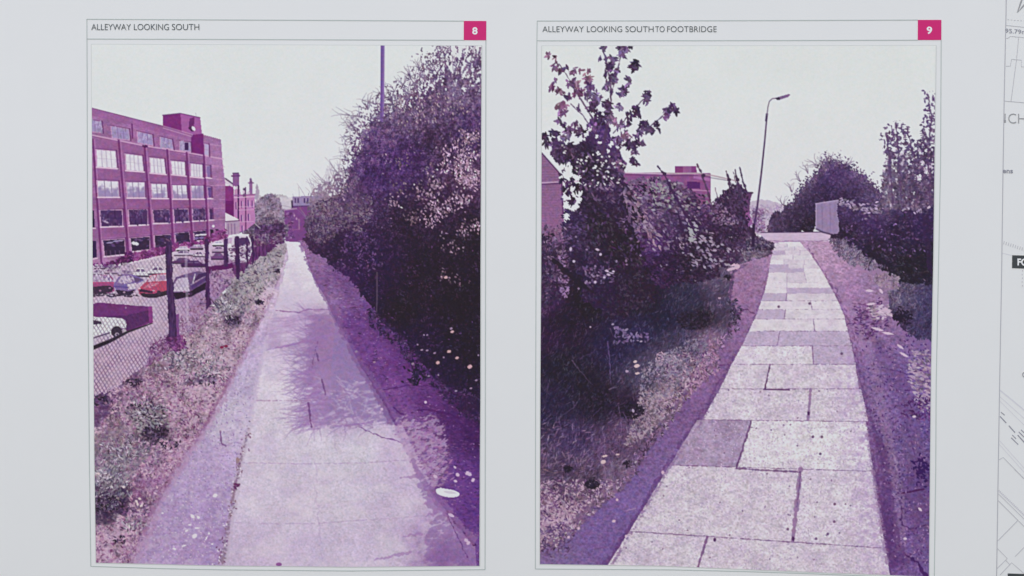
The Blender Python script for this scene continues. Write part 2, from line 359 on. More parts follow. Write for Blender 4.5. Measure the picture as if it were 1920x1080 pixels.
    # shrubs against the foot of the building
    M = P.mask([(172, 498), (215, 490), (240, 472), (262, 474), (312, 462), (372, 452), (420, 430), (424, 448), (388, 460), (311, 478), (240, 492), (172, 508)], 5)
    P.leaves(M, 900, 3.2, 1.5, (136, 56, 128), .34, B); P.leaves(M & (P.X < 250), 120, 3.4, 1.4, (92, 40, 96), .3, B)
    # --- car park
    park = P.field([(200, 520, (196, 168, 200)), (300, 490, (206, 186, 206)), (400, 470, (200, 172, 204)), (200, 580, (206, 182, 206)), (290, 600, (200, 176, 202)), (380, 560, (170, 130, 178)), (250, 650, (196, 166, 196)), (200, 700, (196, 166, 192)), (300, 620, (190, 158, 190)), (430, 520, (140, 86, 146))], 20)
    M = P.fill([(165, 505), (230, 497), (311, 476), (388, 457), (424, 446), (476, 442), (484, 470), (475, 492), (430, 532), (398, 572), (346, 652), (262, 720), (200, 756), (165, 775)], park, CP, 1.5)
    P.tex(M, .07 * fbm(P.X / 6, P.Y / 3, 3))
    # far rows of cars: low roofs, windscreens, dark undersides
    def car(x, y, w, h, body, roof, lab=CP, glass=(168, 150, 190), k=.3):
        P.fill([(x, y + h * .5), (x + w * .1, y + h * .42), (x + w * k, y + h * .05), (x + w * (k + .42), y), (x + w * .9, y + h * .38), (x + w, y + h * .5), (x + w, y + h * .88), (x, y + h * .92)], body, lab)
        P.fill([(x + w * .16, y + h * .4), (x + w * (k + .04), y + h * .1), (x + w * (k + .38), y + h * .07), (x + w * .8, y + h * .38)], glass, lab)
        P.line([(x + w * k, y + h * .06), (x + w * (k + .42), y + h * .02)], max(h * .1, 1.2), roof, lab)
        P.line([(x + w * (k + .2), y + h * .05), (x + w * (k + .22), y + h * .4)], 1.2, roof, lab)
        P.fill([(x + w * .02, y + h * .78), (x + w * .98, y + h * .74), (x + w * .95, y + h), (x + w * .05, y + h * 1.03)], (48, 38, 54), lab)
        P.line([(x + w * .04, y + h * .66), (x + w * .6, y + h * .64)], 1.4, tuple(min(c * 1.25, 228) for c in body), lab, .7)
    for i, (x, y, w, h) in enumerate([(330, 462, 26, 9), (356, 459, 26, 9), (398, 452, 24, 10)]):
        car(x, y, w, h, [(206, 190, 212), (150, 118, 162), (214, 202, 218)][i % 3], (222, 214, 224))
    def far_car(x, y, w, h, body, lab=CP):              # side view, a few ink dots high
        P.fill([(x, y + h), (x, y + .55 * h), (x + .16 * w, y + .45 * h), (x + .3 * w, y), (x + .7 * w, y), (x + .86 * w, y + .45 * h), (x + w, y + .55 * h), (x + w, y + h)], body, lab)
        P.fill([(x + .2 * w, y + .45 * h), (x + .33 * w, y + .1 * h), (x + .48 * w, y + .1 * h), (x + .48 * w, y + .45 * h)], (104, 76, 122), lab)
        P.fill([(x + .53 * w, y + .45 * h), (x + .53 * w, y + .1 * h), (x + .68 * w, y + .1 * h), (x + .8 * w, y + .45 * h)], (116, 88, 134), lab)
        P.line([(x + .03 * w, y + h), (x + .97 * w, y + h)], max(h * .22, 2), (60, 42, 68), lab, .9)
    for x, y, w, h, c in ((174, 497, 26, 7, (150, 116, 160)), (196, 496, 30, 7, (120, 84, 134)), (190, 504, 32, 9, (178, 150, 186)), (221, 507, 30, 9, (150, 120, 176)), (172, 506, 24, 9, (196, 178, 204)), (246, 503, 34, 15, (222, 216, 222)), (278, 500, 36, 14, (220, 212, 222)), (323, 484, 40, 10, (96, 60, 108)), (340, 489, 46, 11, (80, 46, 94)), (326, 470, 36, 9, (196, 178, 206)), (362, 472, 22, 9, (212, 200, 216)), (398, 462, 24, 11, (176, 146, 184)), (396, 474, 26, 12, (120, 70, 128)), (424, 466, 26, 12, (206, 190, 212))):
        far_car(x, y, w, h, c)
    m = P.mask([(173, 498), (240, 492), (258, 494), (250, 516), (173, 516)], 2)
    P.leaves(m, 110, 2.4, 1.1, (200, 180, 206), .12, CP, 0, .8)
    CARS = [P.label('printed_parked_car') for _ in range(4)]
    def glz(m, n, c): P.leaves(m, n, 2.6, 1.2, c, .14, None, 1.3, 1.)
    lb = CARS[0]
    P.fill([(168, 520), (178, 516), (206, 515), (212, 522), (214, 534), (214, 546), (205, 550), (168, 553)], (164, 58, 124), lb, 1)
    m = P.fill([(168, 518), (180, 516), (205, 516), (212, 528), (168, 530)], (190, 164, 204), lb, 1); glz(m, 46, (206, 186, 214)); glz(m, 14, (140, 100, 160))
    P.line([(168, 530), (213, 530)], 3, (198, 62, 120), lb, .85); P.fill([(168, 538), (206, 535), (213, 540), (210, 547), (190, 551), (168, 552)], (56, 40, 62), lb, 1); P.splat([188, 206], [545, 540], 3, 1.4, 0, (170, 110, 150), lb)
    lb = CARS[1]
    P.fill([(213, 534), (222, 520), (232, 515), (250, 515), (262, 520), (270, 526), (256, 533), (254, 546), (236, 553), (220, 550)], (120, 92, 168), lb, 1)
    m = P.fill([(220, 530), (228, 518), (246, 517), (256, 524), (244, 531)], (194, 172, 208), lb, 1); glz(m, 30, (212, 196, 218)); glz(m, 10, (140, 110, 170))
    P.fill([(250, 519), (270, 524), (254, 530)], (92, 66, 112), lb); P.fill([(238, 533), (256, 531), (254, 542), (240, 543)], (210, 198, 216), lb, 1)
    P.line([(214, 537), (240, 539)], 3, (84, 62, 146), lb, .9); P.fill([(216, 543), (240, 546), (254, 543), (250, 550), (236, 554), (222, 552)], (50, 38, 60), lb, 1); P.splat([233, 252], [548, 547], 2.6, 2, 0, (190, 150, 186), lb)
    lb = CARS[2]
    P.fill([(320, 540), (330, 520), (348, 514), (372, 508), (386, 512), (386, 543), (357, 557), (329, 562), (320, 556)], (110, 80, 132), lb, 1)
    P.fill([(324, 538), (334, 522), (352, 520), (356, 538)], (196, 178, 208), lb, 1); P.fill([(322, 538), (354, 538), (356, 546), (324, 547)], (204, 190, 212), lb)
    P.fill([(358, 536), (386, 519), (386, 526), (360, 543)], (86, 58, 116), lb); P.line([(358, 534), (386, 517)], 1.5, (196, 172, 208), lb, .8); P.fill([(362, 528), (372, 514), (386, 511), (386, 517)], (74, 50, 92), lb, .6); P.line([(362, 530), (366, 514)], 2, (222, 214, 224), lb)
    P.fill([(324, 549), (356, 547), (386, 529), (386, 542), (357, 556), (330, 561)], (50, 38, 56), lb, 1); P.splat([346, 356], [547, 551], 3, 2, 0, (176, 120, 168), lb); P.splat([358], [551], 3.4, 4, 0, (72, 52, 80), lb)
    lb = CARS[3]
    P.fill([(259, 541), (274, 529), (282, 517.5), (287, 514.5), (314, 512), (314, 552), (290, 558), (268, 556), (260, 550)], (196, 58, 98), lb, .8)
    m = P.fill([(276, 529), (283, 518), (288, 516), (313, 514), (313, 526)], (214, 172, 202), lb, .6); glz(m, 20, (216, 190, 212)); P.line([(294, 515), (290, 528)], 1.4, (200, 90, 120), lb); P.line([(276, 530), (313, 527)], 1.4, (190, 60, 96), lb); P.fill([(300, 518), (311, 516), (310, 525), (298, 526)], (168, 130, 178), lb)
    P.leaves(P.mask([(264, 540), (276, 531), (300, 530), (292, 538)]), 20, 3, 1, (216, 112, 146), .08, lb, 0, .5)
    P.fill([(261, 541), (287, 546), (286, 550), (262, 547)], (60, 36, 60), lb); P.splat([262, 288], [541, 545], [2.6, 3], 1.6, 0, (224, 180, 196), lb)
    P.fill([(262, 549), (288, 551), (314, 544), (314, 553), (290, 559), (268, 557)], (48, 38, 52), lb, .8); P.splat([298], [549], 4, 4.6, 0, (60, 44, 62), lb, leaf=False)
    P.leaves(P.mask([(173, 548), (262, 553), (262, 557), (173, 556)]), 50, 4, 1.3, (60, 48, 68), .15, CP, 0, .3)
    P.fill([(390, 500), (430, 494), (468, 480), (470, 496), (430, 510), (392, 512)], (96, 30, 96), CP, 3)
    P.fill([(395, 509), (440, 503), (452, 520), (400, 548), (396, 530)], (178, 142, 180), CP, 2)
    P.leaves(P.mask([(396, 510), (450, 505), (440, 530), (400, 560)]), 120, 4, 1.2, (150, 104, 156), .3, CP)
    # garden wall of the yard and the white car in front of it
    m = P.fill([(175, 570), (182, 567), (282, 575), (286, 604), (240, 622), (173, 600)], (106, 40, 110), DW, .8)
    P.fill([(175, 596), (240, 620), (282, 602), (283, 580), (240, 590)], (80, 36, 90), DW, 2)
    P.fill([(278, 575), (286, 574.5), (287, 604), (280, 608)], (138, 44, 130), DW, .8); P.tex(P.L == DW, .1 * fbm(P.X / 5, P.Y / 4, 3))
    P.splat([236], [577], 3, 1.4, 1.57, (160, 110, 160), DW)
    lb = P.label('printed_parked_car')
    P.fill([(165, 593), (180, 594), (228, 596.5), (235, 600), (237.5, 607), (236, 616), (222, 616), (210, 624), (206, 634), (200, 640), (165, 652)], (222, 224, 224), lb)
    P.fill([(165, 634), (205, 622), (206, 634), (200, 642), (165, 655)], (196, 176, 200), lb)
    P.fill([(165, 596), (176, 600), (190, 603), (191, 607), (165, 610)], (58, 44, 66), lb); P.line([(174, 595), (180, 600)], 1.6, (150, 132, 160), lb)
    P.line([(165, 637), (206, 624)], 2, (62, 46, 72), lb)
    P.splat([219], [622], 10.5, 10.5, 0, (52, 40, 58), lb, leaf=False); P.splat([220], [628], 5, 4, 1.2, (176, 160, 186), lb, leaf=False); P.splat([220], [627], 2, 2, 1.2, (70, 52, 80), lb, leaf=False)
    P.splat([233], [620], 5, 4, .4, (190, 176, 190), lb)
    P.line([(165, 656), (205, 640), (240, 622), (286, 606)], [8, 7, 4.5, 1.5], (46, 38, 50), lb)
    # --- board fence in the distance, van
    M = P.fill([(462, 448), (478, 441), (532, 440), (534, 456), (505, 478), (478, 494), (440, 524), (436, 500)], (98, 52, 104), RF, 3)
    P.tex(M, .25 * fbm(P.X / 2.4, P.Y / 14, 2))
    for x in np.arange(480, 533, 6.5): P.line([(x, 443 + (533 - x) * .03), (x + .5, 458 + (533 - x) * .48)], 1.8, (74, 42, 84), RF, .8, 1)
    P.leaves(P.mask([(462, 440), (534, 438), (534, 452), (478, 462)], 3), 150, 3, 1.2, (112, 78, 116), .3, RF)
    P.fill([(436, 442), (440, 439.5), (465, 439.5), (470, 448), (474, 466), (466, 490), (444, 494), (430, 484), (427, 462), (434, 455)], (206, 192, 212), VN, 1)
    P.fill([(440, 447), (466, 445), (470, 458), (440, 464)], (84, 56, 100), VN, 1); P.fill([(430, 466), (446, 464), (446, 472), (430, 470)], (92, 62, 108), VN)
    P.fill([(448, 470), (472, 464), (468, 476), (450, 480)], (92, 60, 108), VN, 1); P.splat([455, 462], [490, 473], 5, 3, 0, (150, 116, 160), VN)
    P.leaves(P.mask([(427, 458), (472, 456), (468, 496), (432, 496)], 2), 60, 3.4, 1.4, (120, 80, 126), .3, VN, 0, .9); P.leaves(P.mask([(430, 458), (470, 456), (466, 490), (436, 490)], 2), 30, 3, 1.3, (206, 190, 212), .1, VN, 0, .9)
    P.line([(437, 441), (466, 440)], 2.6, (226, 224, 226), VN); P.splat([431], [460], 3.4, 4, 0, (224, 220, 224), VN)
    # --- ground right of the path and shadow strip
    gu, gv = ground(P, 552, 440)
    tar = P.field([(645, 565, (120, 76, 144)), (590, 492, (150, 104, 164)), (640, 520, (110, 68, 132)), (612, 530, (120, 74, 142)), (618, 560, (164, 120, 176)), (660, 600, (106, 58, 136)), (700, 650, (112, 62, 140)), (760, 680, (105, 54, 130)), (740, 740, (118, 66, 146)), (800, 760, (104, 54, 130)), (860, 790, (88, 46, 114)), (870, 880, (98, 55, 135)), (850, 950, (106, 60, 140)), (890, 950, (92, 50, 128)), (870, 1030, (112, 66, 146)), (800, 870, (138, 90, 160)), (770, 810, (138, 90, 158)), (895, 820, (72, 40, 92)), (895, 760, (52, 40, 58))], 22)
    M = P.fill([(558, 452), (566, 450), (620, 472), (680, 512), (730, 580), (800, 660), (915, 740), (915, 1080), (820, 1080), (780, 900), (620, 590)], tar, SH)
    P.tex(M, .13 * fbm(gu * 9, gv * 1400, 3) + .10 * fbm(P.X / 4, P.Y / 2.5, 3))
    P.leaves(M, 2200, 3.2, .9, tar, .16, SH, 0, 1.2); P.ruffle(M, .3, 7, .6, 0, .5, .35)
    x, y = P.scatter(M & (P.Y > 560), 190); P.splat(x, y, 2, .8, RNG.random(190) * 3, (150, 105, 172), SH)
    # --- verge
    vg = P.field([(500, 500, (176, 160, 176)), (470, 530, (165, 150, 164)), (430, 570, (136, 118, 146)), (440, 600, (112, 88, 126)), (400, 600, (164, 134, 158)), (360, 660, (178, 146, 168)), (420, 650, (186, 150, 180)), (300, 680, (152, 115, 146)), (250, 730, (152, 112, 146)), (200, 740, (92, 58, 104)), (350, 740, (192, 152, 182)), (270, 780, (120, 102, 128)), (290, 812, (52, 44, 58)), (230, 800, (166, 130, 156)), (330, 800, (194, 152, 184)), (240, 860, (140, 116, 146)), (200, 900, (128, 112, 138)), (200, 940, (56, 46, 70)), (225, 945, (72, 52, 90)), (250, 920, (116, 84, 126)), (280, 900, (168, 112, 168)), (320, 860, (188, 136, 182)), (230, 1000, (190, 150, 186)), (200, 1030, (194, 152, 188)), (260, 1030, (160, 106, 160)), (400, 700, (192, 152, 186)), (450, 620, (194, 154, 182)), (480, 560, (204, 168, 196)), (500, 540, (208, 178, 206))], 16, 1.9)
    VP = [(540, 456), (531, 458), (505, 474), (478, 492), (440, 522), (402, 566), (340, 636), (300, 665), (252, 700), (205, 735), (165, 752), (165, 1080), (246, 1062), (275, 1000), (300, 935), (345, 862), (398, 782), (440, 702), (478, 622), (502, 575), (521, 530), (531, 492), (538, 462)]
    M = P.fill(VP, vg, V, 8)
    big = M & (P.Y > 700); mid = M & (P.Y > 560) & (P.Y <= 720); far = M & (P.Y <= 570)
    P.leaves(far, 2600, 2.4, .9, vg, .18, V); P.leaves(mid, 5200, 2.8, 1., vg, .22, V); P.leaves(big, 12000, 3.1, 1.1, vg, .24, V)
    pk = big & (P.n2 > -.1); P.leaves(pk, 1900, 4, 1.5, (202, 160, 190), .1, V); P.leaves(pk, 900, 4, 1.5, (172, 116, 164), .16, V); P.leaves(mid, 600, 3, 1.2, (202, 164, 192), .1, V)
    P.leaves(big, 900, 2.8, 1.1, (134, 76, 130), .25, V); P.leaves(mid, 300, 2.6, 1., (136, 80, 132), .25, V)
    P.ruffle(M, np.clip(.25 + (P.Y - 480) / 800, .25, .45), 4.6, .8, .4, .35, .4)
    gm = P.mask([(478, 494), (530, 462), (524, 500), (500, 540), (460, 590), (420, 600), (410, 575), (440, 525)], 5)
    P.leaves(gm, 900, 3, .8, (160, 148, 158), .14, V, 1.2, 1.6); P.leaves(gm, 160, 3, 1., (104, 84, 114), .2, V); P.ruffle(gm, .42, 4, 1, .3)
    for q, al, c in (([(262, 790), (300, 778), (318, 800), (312, 826), (270, 832), (250, 812)], .75, (62, 50, 72)), ([(160, 900), (215, 890), (250, 915), (240, 955), (200, 985), (160, 990)], .8, (58, 46, 72)), ([(160, 730), (205, 735), (205, 775), (180, 800), (160, 800)], .8, (84, 52, 98)), ([(236, 720), (255, 690), (270, 712), (255, 730)], .7, (74, 44, 84)), ([(340, 712), (400, 700), (410, 716), (350, 724)], .7, (86, 60, 96)), ([(160, 820), (230, 790), (275, 850), (250, 900), (160, 900)], .5, (112, 98, 120)), ([(230, 770), (300, 755), (320, 790), (250, 800)], .45, (110, 96, 118)), ([(250, 905), (290, 895), (275, 935), (245, 960)], .5, (130, 76, 132)), ([(410, 585), (450, 590), (452, 610), (420, 612)], .6, (80, 60, 92))):
        P.wash(np.clip(P.soft(P.mask(q, 6), 2) + .55 * fbm(P.X / 7, P.Y / 5, 3) - .25, 0, 1) * al * (P.L == V), c)
    P.leaves(P.mask([(165, 880), (235, 850), (250, 925), (200, 960), (165, 960)], 6), 330, 3.6, 1.2, (142, 130, 150), .22, V, -1.2, 1.6)
    P.leaves(P.mask([(250, 770), (310, 765), (322, 800), (260, 820)], 5), 130, 4, 1.1, (150, 140, 152), .2, V, .2, 1.2)
    for cx, cy, r, n in ((437, 600, 15, 60), (487, 567, 9, 26), (521, 508, 6, 16), (380, 711, 26, 34), (252, 716, 16, 24), (184, 750, 22, 60), (290, 810, 26, 110), (275, 772, 40, 70), (200, 945, 32, 150), (320, 832, 20, 20), (228, 1012, 16, 14)):
        a = RNG.random(n) * 6.28; q = np.sqrt(RNG.random(n)) * r
        P.splat(cx + np.cos(a) * q, cy + np.sin(a) * q * .5, 3.4, 1.3, RNG.random(n) * 3, np.clip(GP((64, 50, 74)) * np.exp(RNG.normal(0, .28, (n, 1))), 40, 130), V)
    for cx, cy, n, sp in ((275, 775, 130, 34), (235, 850, 200, 42), (200, 895, 130, 30), (390, 690, 160, 36), (335, 670, 200, 36), (420, 575, 200, 22), (245, 985, 60, 20)):
        x = cx + RNG.normal(0, sp * .62, n); y = cy + RNG.normal(0, sp * .38, n)
        k = RNG.random(n) < .36
        c = np.where(k[:, None], GP((98, 82, 110)), GP((160, 148, 164))) * np.exp(RNG.normal(0, .16, (n, 1)))
        ok = P.at(M, x, y)
        P.splat(x[ok], y[ok], 3.8, 1., (np.arctan2(y - cy - 12, x - cx) + RNG.normal(0, .7, n))[ok], np.clip(c, 40, 215)[ok], V)
    P.splat([262, 256, 265, 185, 232, 258], [935, 940, 948, 888, 913, 945], 3.6, 2.2, [.4, 1, -.5, .3, .1, 1.4], (218, 190, 196), V)
    P.splat([424, 416], [649, 651], [4, 4], 2.4, 0, (130, 30, 80), V)
    # --- tarmac strip and concrete path
    ts = P.field([(450, 700, (188, 168, 207)), (480, 640, (192, 166, 207)), (420, 790, (198, 184, 210)), (400, 860, (182, 154, 202)), (350, 900, (180, 152, 200)), (330, 1000, (172, 140, 194)), (400, 1000, (166, 130, 190)), (300, 1040, (176, 142, 192)), (400, 950, (172, 140, 195)), (510, 580, (206, 182, 208))], 25)
    M = P.fill([(538, 458), (531, 492), (521, 530), (502, 575), (478, 622), (440, 702), (398, 782), (345, 862), (300, 935), (275, 1000), (246, 1070), (425, 1080), (470, 800), (545, 456)], ts, TS, 5)
    P.tex(M, .09 * fbm(gu * 14, gv * 2600, 3) + .1 * fbm(P.X / 4.5, P.Y / 3.2, 3) + .05 * blur(P.grain, .9))
    x, y = P.scatter(M & (P.Y > 700), 420); P.splat(x, y, 1.8, .9, RNG.random(420) * 3, GP((214, 196, 218)) * (.9 + .12 * RNG.random((420, 1))), TS)
    x, y = P.scatter(M & (P.Y > 700), 520); P.splat(x, y, 2.2, .9, RNG.random(520) * 3, GP((158, 124, 184)) * (.94 + .12 * RNG.random((520, 1))), TS)
    P.line([(538, 470), (521, 530), (502, 577), (480, 620), (442, 702), (400, 784), (347, 864), (302, 937), (277, 1002), (250, 1065)], [1.5, 2, 2, 3, 3, 4, 5, 5, 6, 6], (150, 96, 150), TS, .4, 9, .75)
    P.line([(413, 808), (416, 832), (424, 836)], 2.6, (110, 58, 126), TS, .9, 1.2); P.line([(424, 836), (440, 828), (452, 832)], 1.2, (140, 96, 164), TS, .8, 1)
    P.wash(np.clip(.5 * fbm(P.X / 14, P.Y / 9, 3) + .1, 0, .45) * (P.L == TS), (160, 128, 188)); P.wash(np.clip(.6 * fbm(P.X / 10 + 40, P.Y / 7, 3) + .05, 0, .4) * (P.L == TS), (206, 192, 212))
    for cx, cy, a, b, an in ((403.5, 929, 6, 4.6, -.4), (365, 1005, 7, 5, -.7), (387, 1009, 6, 1.8, 2), (356, 984, 4, 2.5, 0), (369, 990, 5, 2.4, 0), (350, 995, 4, 2, -.6), (327, 1029, 5, 2.6, .3), (361, 968, 6, 4, .8), (305, 962, 3, 2.4, 0), (392, 1000, 4, 1.6, 1.6), (345, 1023, 6, 1.6, -.2), (398, 1020, 3, 2, 0), (372, 970, 4, 3, .4)):
        P.splat([cx], [cy], a * .8, b * .75, an, (220, 208, 222), TS, leaf=False)
    con = P.field([(560, 480, (222, 213, 226)), (560, 540, (218, 207, 222)), (600, 540, (225, 218, 225)), (540, 570, (209, 194, 216)), (550, 606, (196, 166, 208)), (600, 600, (180, 144, 190)), (540, 640, (205, 186, 215)), (606, 660, (178, 142, 192)), (640, 660, (150, 112, 178)), (520, 720, (216, 204, 220)), (640, 720, (180, 146, 196)), (690, 735, (172, 140, 194)), (540, 780, (209, 196, 216)), (640, 775, (184, 152, 200)), (600, 840, (208, 197, 217)), (680, 840, (207, 197, 217)), (740, 840, (196, 172, 209)), (480, 900, (206, 191, 215)), (560, 950, (207, 191, 215)), (650, 930, (206, 192, 215)), (760, 960, (202, 182, 213)), (600, 1040, (200, 181, 213)), (480, 1040, (199, 177, 211)), (720, 1040, (201, 182, 213)), (800, 1000, (176, 142, 193)), (830, 1050, (138, 94, 164)), (560, 700, (206, 188, 216))], 20, 1.9)
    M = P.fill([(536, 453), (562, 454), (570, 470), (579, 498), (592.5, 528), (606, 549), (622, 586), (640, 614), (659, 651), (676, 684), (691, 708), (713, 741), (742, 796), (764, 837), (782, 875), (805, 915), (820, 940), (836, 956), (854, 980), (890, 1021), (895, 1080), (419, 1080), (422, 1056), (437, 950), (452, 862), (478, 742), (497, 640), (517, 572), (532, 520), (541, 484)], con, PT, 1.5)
    P.tex(M, .04 * fbm(gu * 26, gv * 5200, 3) + .035 * fbm(P.X / 3, P.Y / 2, 2) + .03 * fbm(P.X / 40, P.Y / 26, 3) + .05 * blur(P.grain, .9) * np.clip((P.Y - 600) / 200, 0, 1))
    P.wash(M * np.clip(.8 * fbm(P.X / 34, P.Y / 22, 3) + .02, 0, .3), (188, 164, 206)); P.wash(M * np.clip(.8 * fbm(P.X / 40 + 20, P.Y / 24 + 9, 3), 0, .35) * np.clip((P.Y - 780) / 60, 0, 1), (220, 208, 220)); P.tex(M, .03 * fbm(P.X / 4.5, P.Y / 3.2, 2) * np.clip((P.Y - 560) / 160, .2, 1))
    # dappled shade of the printed hedge: leafy fingers across the slabs
    shade = (150, 108, 178)
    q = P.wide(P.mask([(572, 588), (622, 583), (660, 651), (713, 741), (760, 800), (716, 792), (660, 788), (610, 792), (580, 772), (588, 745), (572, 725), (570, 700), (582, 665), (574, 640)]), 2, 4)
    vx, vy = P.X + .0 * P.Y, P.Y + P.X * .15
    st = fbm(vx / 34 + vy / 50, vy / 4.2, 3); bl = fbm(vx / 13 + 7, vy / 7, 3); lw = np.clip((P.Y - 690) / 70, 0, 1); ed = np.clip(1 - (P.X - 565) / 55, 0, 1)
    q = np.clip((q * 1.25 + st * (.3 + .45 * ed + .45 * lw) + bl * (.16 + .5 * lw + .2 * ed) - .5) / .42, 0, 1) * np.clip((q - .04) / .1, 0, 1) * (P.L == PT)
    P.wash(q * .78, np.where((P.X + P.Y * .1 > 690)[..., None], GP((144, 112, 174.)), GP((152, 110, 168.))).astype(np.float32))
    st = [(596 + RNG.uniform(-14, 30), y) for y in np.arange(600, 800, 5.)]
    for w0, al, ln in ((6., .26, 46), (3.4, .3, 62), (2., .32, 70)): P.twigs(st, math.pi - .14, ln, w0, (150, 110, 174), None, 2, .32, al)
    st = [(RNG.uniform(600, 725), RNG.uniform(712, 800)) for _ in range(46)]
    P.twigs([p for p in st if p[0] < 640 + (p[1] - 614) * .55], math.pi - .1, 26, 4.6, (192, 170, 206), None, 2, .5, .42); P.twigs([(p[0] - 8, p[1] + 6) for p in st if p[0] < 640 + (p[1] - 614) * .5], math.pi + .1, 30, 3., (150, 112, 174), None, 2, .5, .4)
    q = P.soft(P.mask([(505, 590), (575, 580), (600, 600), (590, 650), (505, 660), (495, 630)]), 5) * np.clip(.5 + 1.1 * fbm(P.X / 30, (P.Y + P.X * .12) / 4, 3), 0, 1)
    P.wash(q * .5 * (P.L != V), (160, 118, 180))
    for i in range(26):
        y = 700 + i * 4.2; x1 = 575 + 26 * vn(GP(y / 16), GP(3.3)); ln = 10 + 34 * RNG.random()
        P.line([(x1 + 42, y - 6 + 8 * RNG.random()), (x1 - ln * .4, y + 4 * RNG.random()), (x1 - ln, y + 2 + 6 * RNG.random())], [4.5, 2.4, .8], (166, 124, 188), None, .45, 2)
    for a, b in (((545, 771), (590, 768)), ((546, 804), (580, 793)), ((560, 745), (600, 735)), ((620, 800), (700, 792)), ((500, 656), (580, 640)), ((510, 655), (640, 622)), ((545, 705), (590, 695))):
        P.line([a, b], [1, 4], (158, 112, 182), PT, .75, 3)
    # joints and cracks
    P.line([(479, 751), (520, 751), (580, 751), (640, 748)], 1.5, (160, 110, 164), PT, .75, 1, .75)
    P.line([(448, 867), (560, 870), (680, 868), (735, 864), (780, 862)], 1.3, (172, 136, 188), PT, .7, 1, .7)
    P.line([(437, 980), (520, 982), (600, 981), (700, 974), (760, 970), (800, 966)], 1.4, (176, 142, 192), PT, .6, 1, .7)
    P.line([(517, 582), (560, 586), (575, 580), (622, 580)], 2, (146, 96, 160), PT, .8, 1)
    P.line([(676, 684), (691, 708), (713, 741), (742, 796)], [2, 2.4, 3.4, 4], (84, 40, 108), PT, .9, 2.4)
    P.line([(579, 498), (592, 528), (606, 549)], 1.4, (120, 74, 146), PT, .8, 1); P.line([(622, 586), (659, 651), (676, 684)], [1.5, 2], (96, 52, 128), PT, .8, 1.6)
    P.line([(670, 798), (690, 808), (720, 820), (748, 827), (764, 837), (782, 876), (805, 915), (820, 940)], [1.2, 1.6, 2, 2, 3, 4, 4, 3], (120, 66, 142), PT, .85, 2.4)
    P.line([(835, 955), (854, 980), (890, 1021)], [3, 4, 4], (80, 36, 100), SH, .9, 2); P.line([(836, 960), (860, 1010), (876, 1045)], 2, (94, 48, 120), SH, .8, 2)
    P.line([(720, 730), (770, 722), (840, 726)], 2, (86, 42, 108), SH, .8, 2); P.line([(720, 745), (750, 775), (762, 778)], [1.5, 3, 4], (88, 42, 110), SH, .8, 2); P.line([(783, 770), (800, 768), (835, 775), (860, 784)], 2.4, (78, 36, 98), SH, .8, 2); P.line([(802, 790), (814, 802), (830, 806)], [5, 4, 2], (86, 42, 108), SH, .8, 2)
    P.line([(585, 690), (590, 660), (595, 640)], 2, (120, 74, 140), PT, .7, 2, .8); P.line([(604, 712), (610, 740)], 2.4, (112, 66, 132), PT, .85, 1.4); P.line([(579, 757), (581, 775), (584, 800)], 3, (112, 66, 132), PT, .85, 2); P.line([(592, 655), (597, 676)], 2.4, (110, 70, 128), PT, .8, 1)
    P.line([(594, 860), (592, 930), (600, 990), (602, 1050)], 2.4, (176, 150, 196), PT, .35, 6, .8); P.line([(626, 805), (632, 850)], 2, (170, 150, 196), PT, .4, 4, .8)
    P.fray([(562, 456), (579, 498), (606, 549), (640, 614), (676, 684), (713, 741), (742, 796)], [2, 5, 9, 12], (128, 84, 150), .7, 7); P.fray([(742, 790), (764, 837), (805, 915), (836, 956), (890, 1021)], [8, 11], (146, 98, 164), .75, 7); P.fray([(742, 796), (764, 837), (800, 905)], [9], (196, 168, 206), .6, 6)
    P.fray([(545, 470), (517, 572), (497, 640), (478, 742), (465, 800)], [1, 2, 4, 6], (196, 176, 210), .8); P.fray([(466, 800), (452, 862), (437, 950), (420, 1060)], [5, 8], (190, 168, 196), .7, 4.5); P.fray([(468, 800), (450, 866), (434, 950), (416, 1060)], [3, 5], (122, 92, 124), .6, 4, .85)
    P.fray([(525, 520), (502, 577), (478, 624), (440, 704), (398, 786), (345, 866), (300, 938), (275, 1003), (246, 1068)], [2, 4, 7, 10, 11], (184, 144, 188), .6, 8, .8); P.fray([(500, 577), (474, 624), (434, 704), (392, 786), (338, 866), (293, 938), (268, 1003)], [3, 6, 8], (140, 84, 138), .5, 8, 1.)
    # crumbly edge between tarmac and concrete
    for t in np.linspace(0, 1, 120):
        y = 790 + t * 270; x = 470 - (y - 790) * .19 - 8 * t + RNG.normal(0, 4 + 2 * t)
        if vn(GP(y / 13.), GP(5.)) > -.12:
            P.splat([x - 2], [y], 2.6, 1.2, RNG.random() * 3, [(118, 68, 120), (150, 110, 160), (140, 104, 130), (216, 200, 218)][RNG.integers(0, 4)], None)
    P.splat([446, 445], [862, 866], [5, 4], [3.4, 3], 1.2, (160, 128, 140), PT); P.splat([442, 441, 447], [908, 914, 910], 5, 2.4, [.2, .9, -.8], (104, 52, 104), PT)
    # leaf-shaped dapples and grit at the right foot of the path
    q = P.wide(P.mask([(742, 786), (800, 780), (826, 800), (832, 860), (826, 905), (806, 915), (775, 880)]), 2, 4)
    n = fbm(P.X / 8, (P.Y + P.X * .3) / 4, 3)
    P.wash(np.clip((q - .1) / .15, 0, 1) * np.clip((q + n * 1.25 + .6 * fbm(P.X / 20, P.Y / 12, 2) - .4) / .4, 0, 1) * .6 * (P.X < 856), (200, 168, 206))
    q = P.soft(P.mask([(770, 850), (808, 880), (850, 915), (850, 950), (880, 1010), (905, 1030), (905, 1080), (795, 1080), (800, 1000), (815, 965), (790, 930)]), 3)
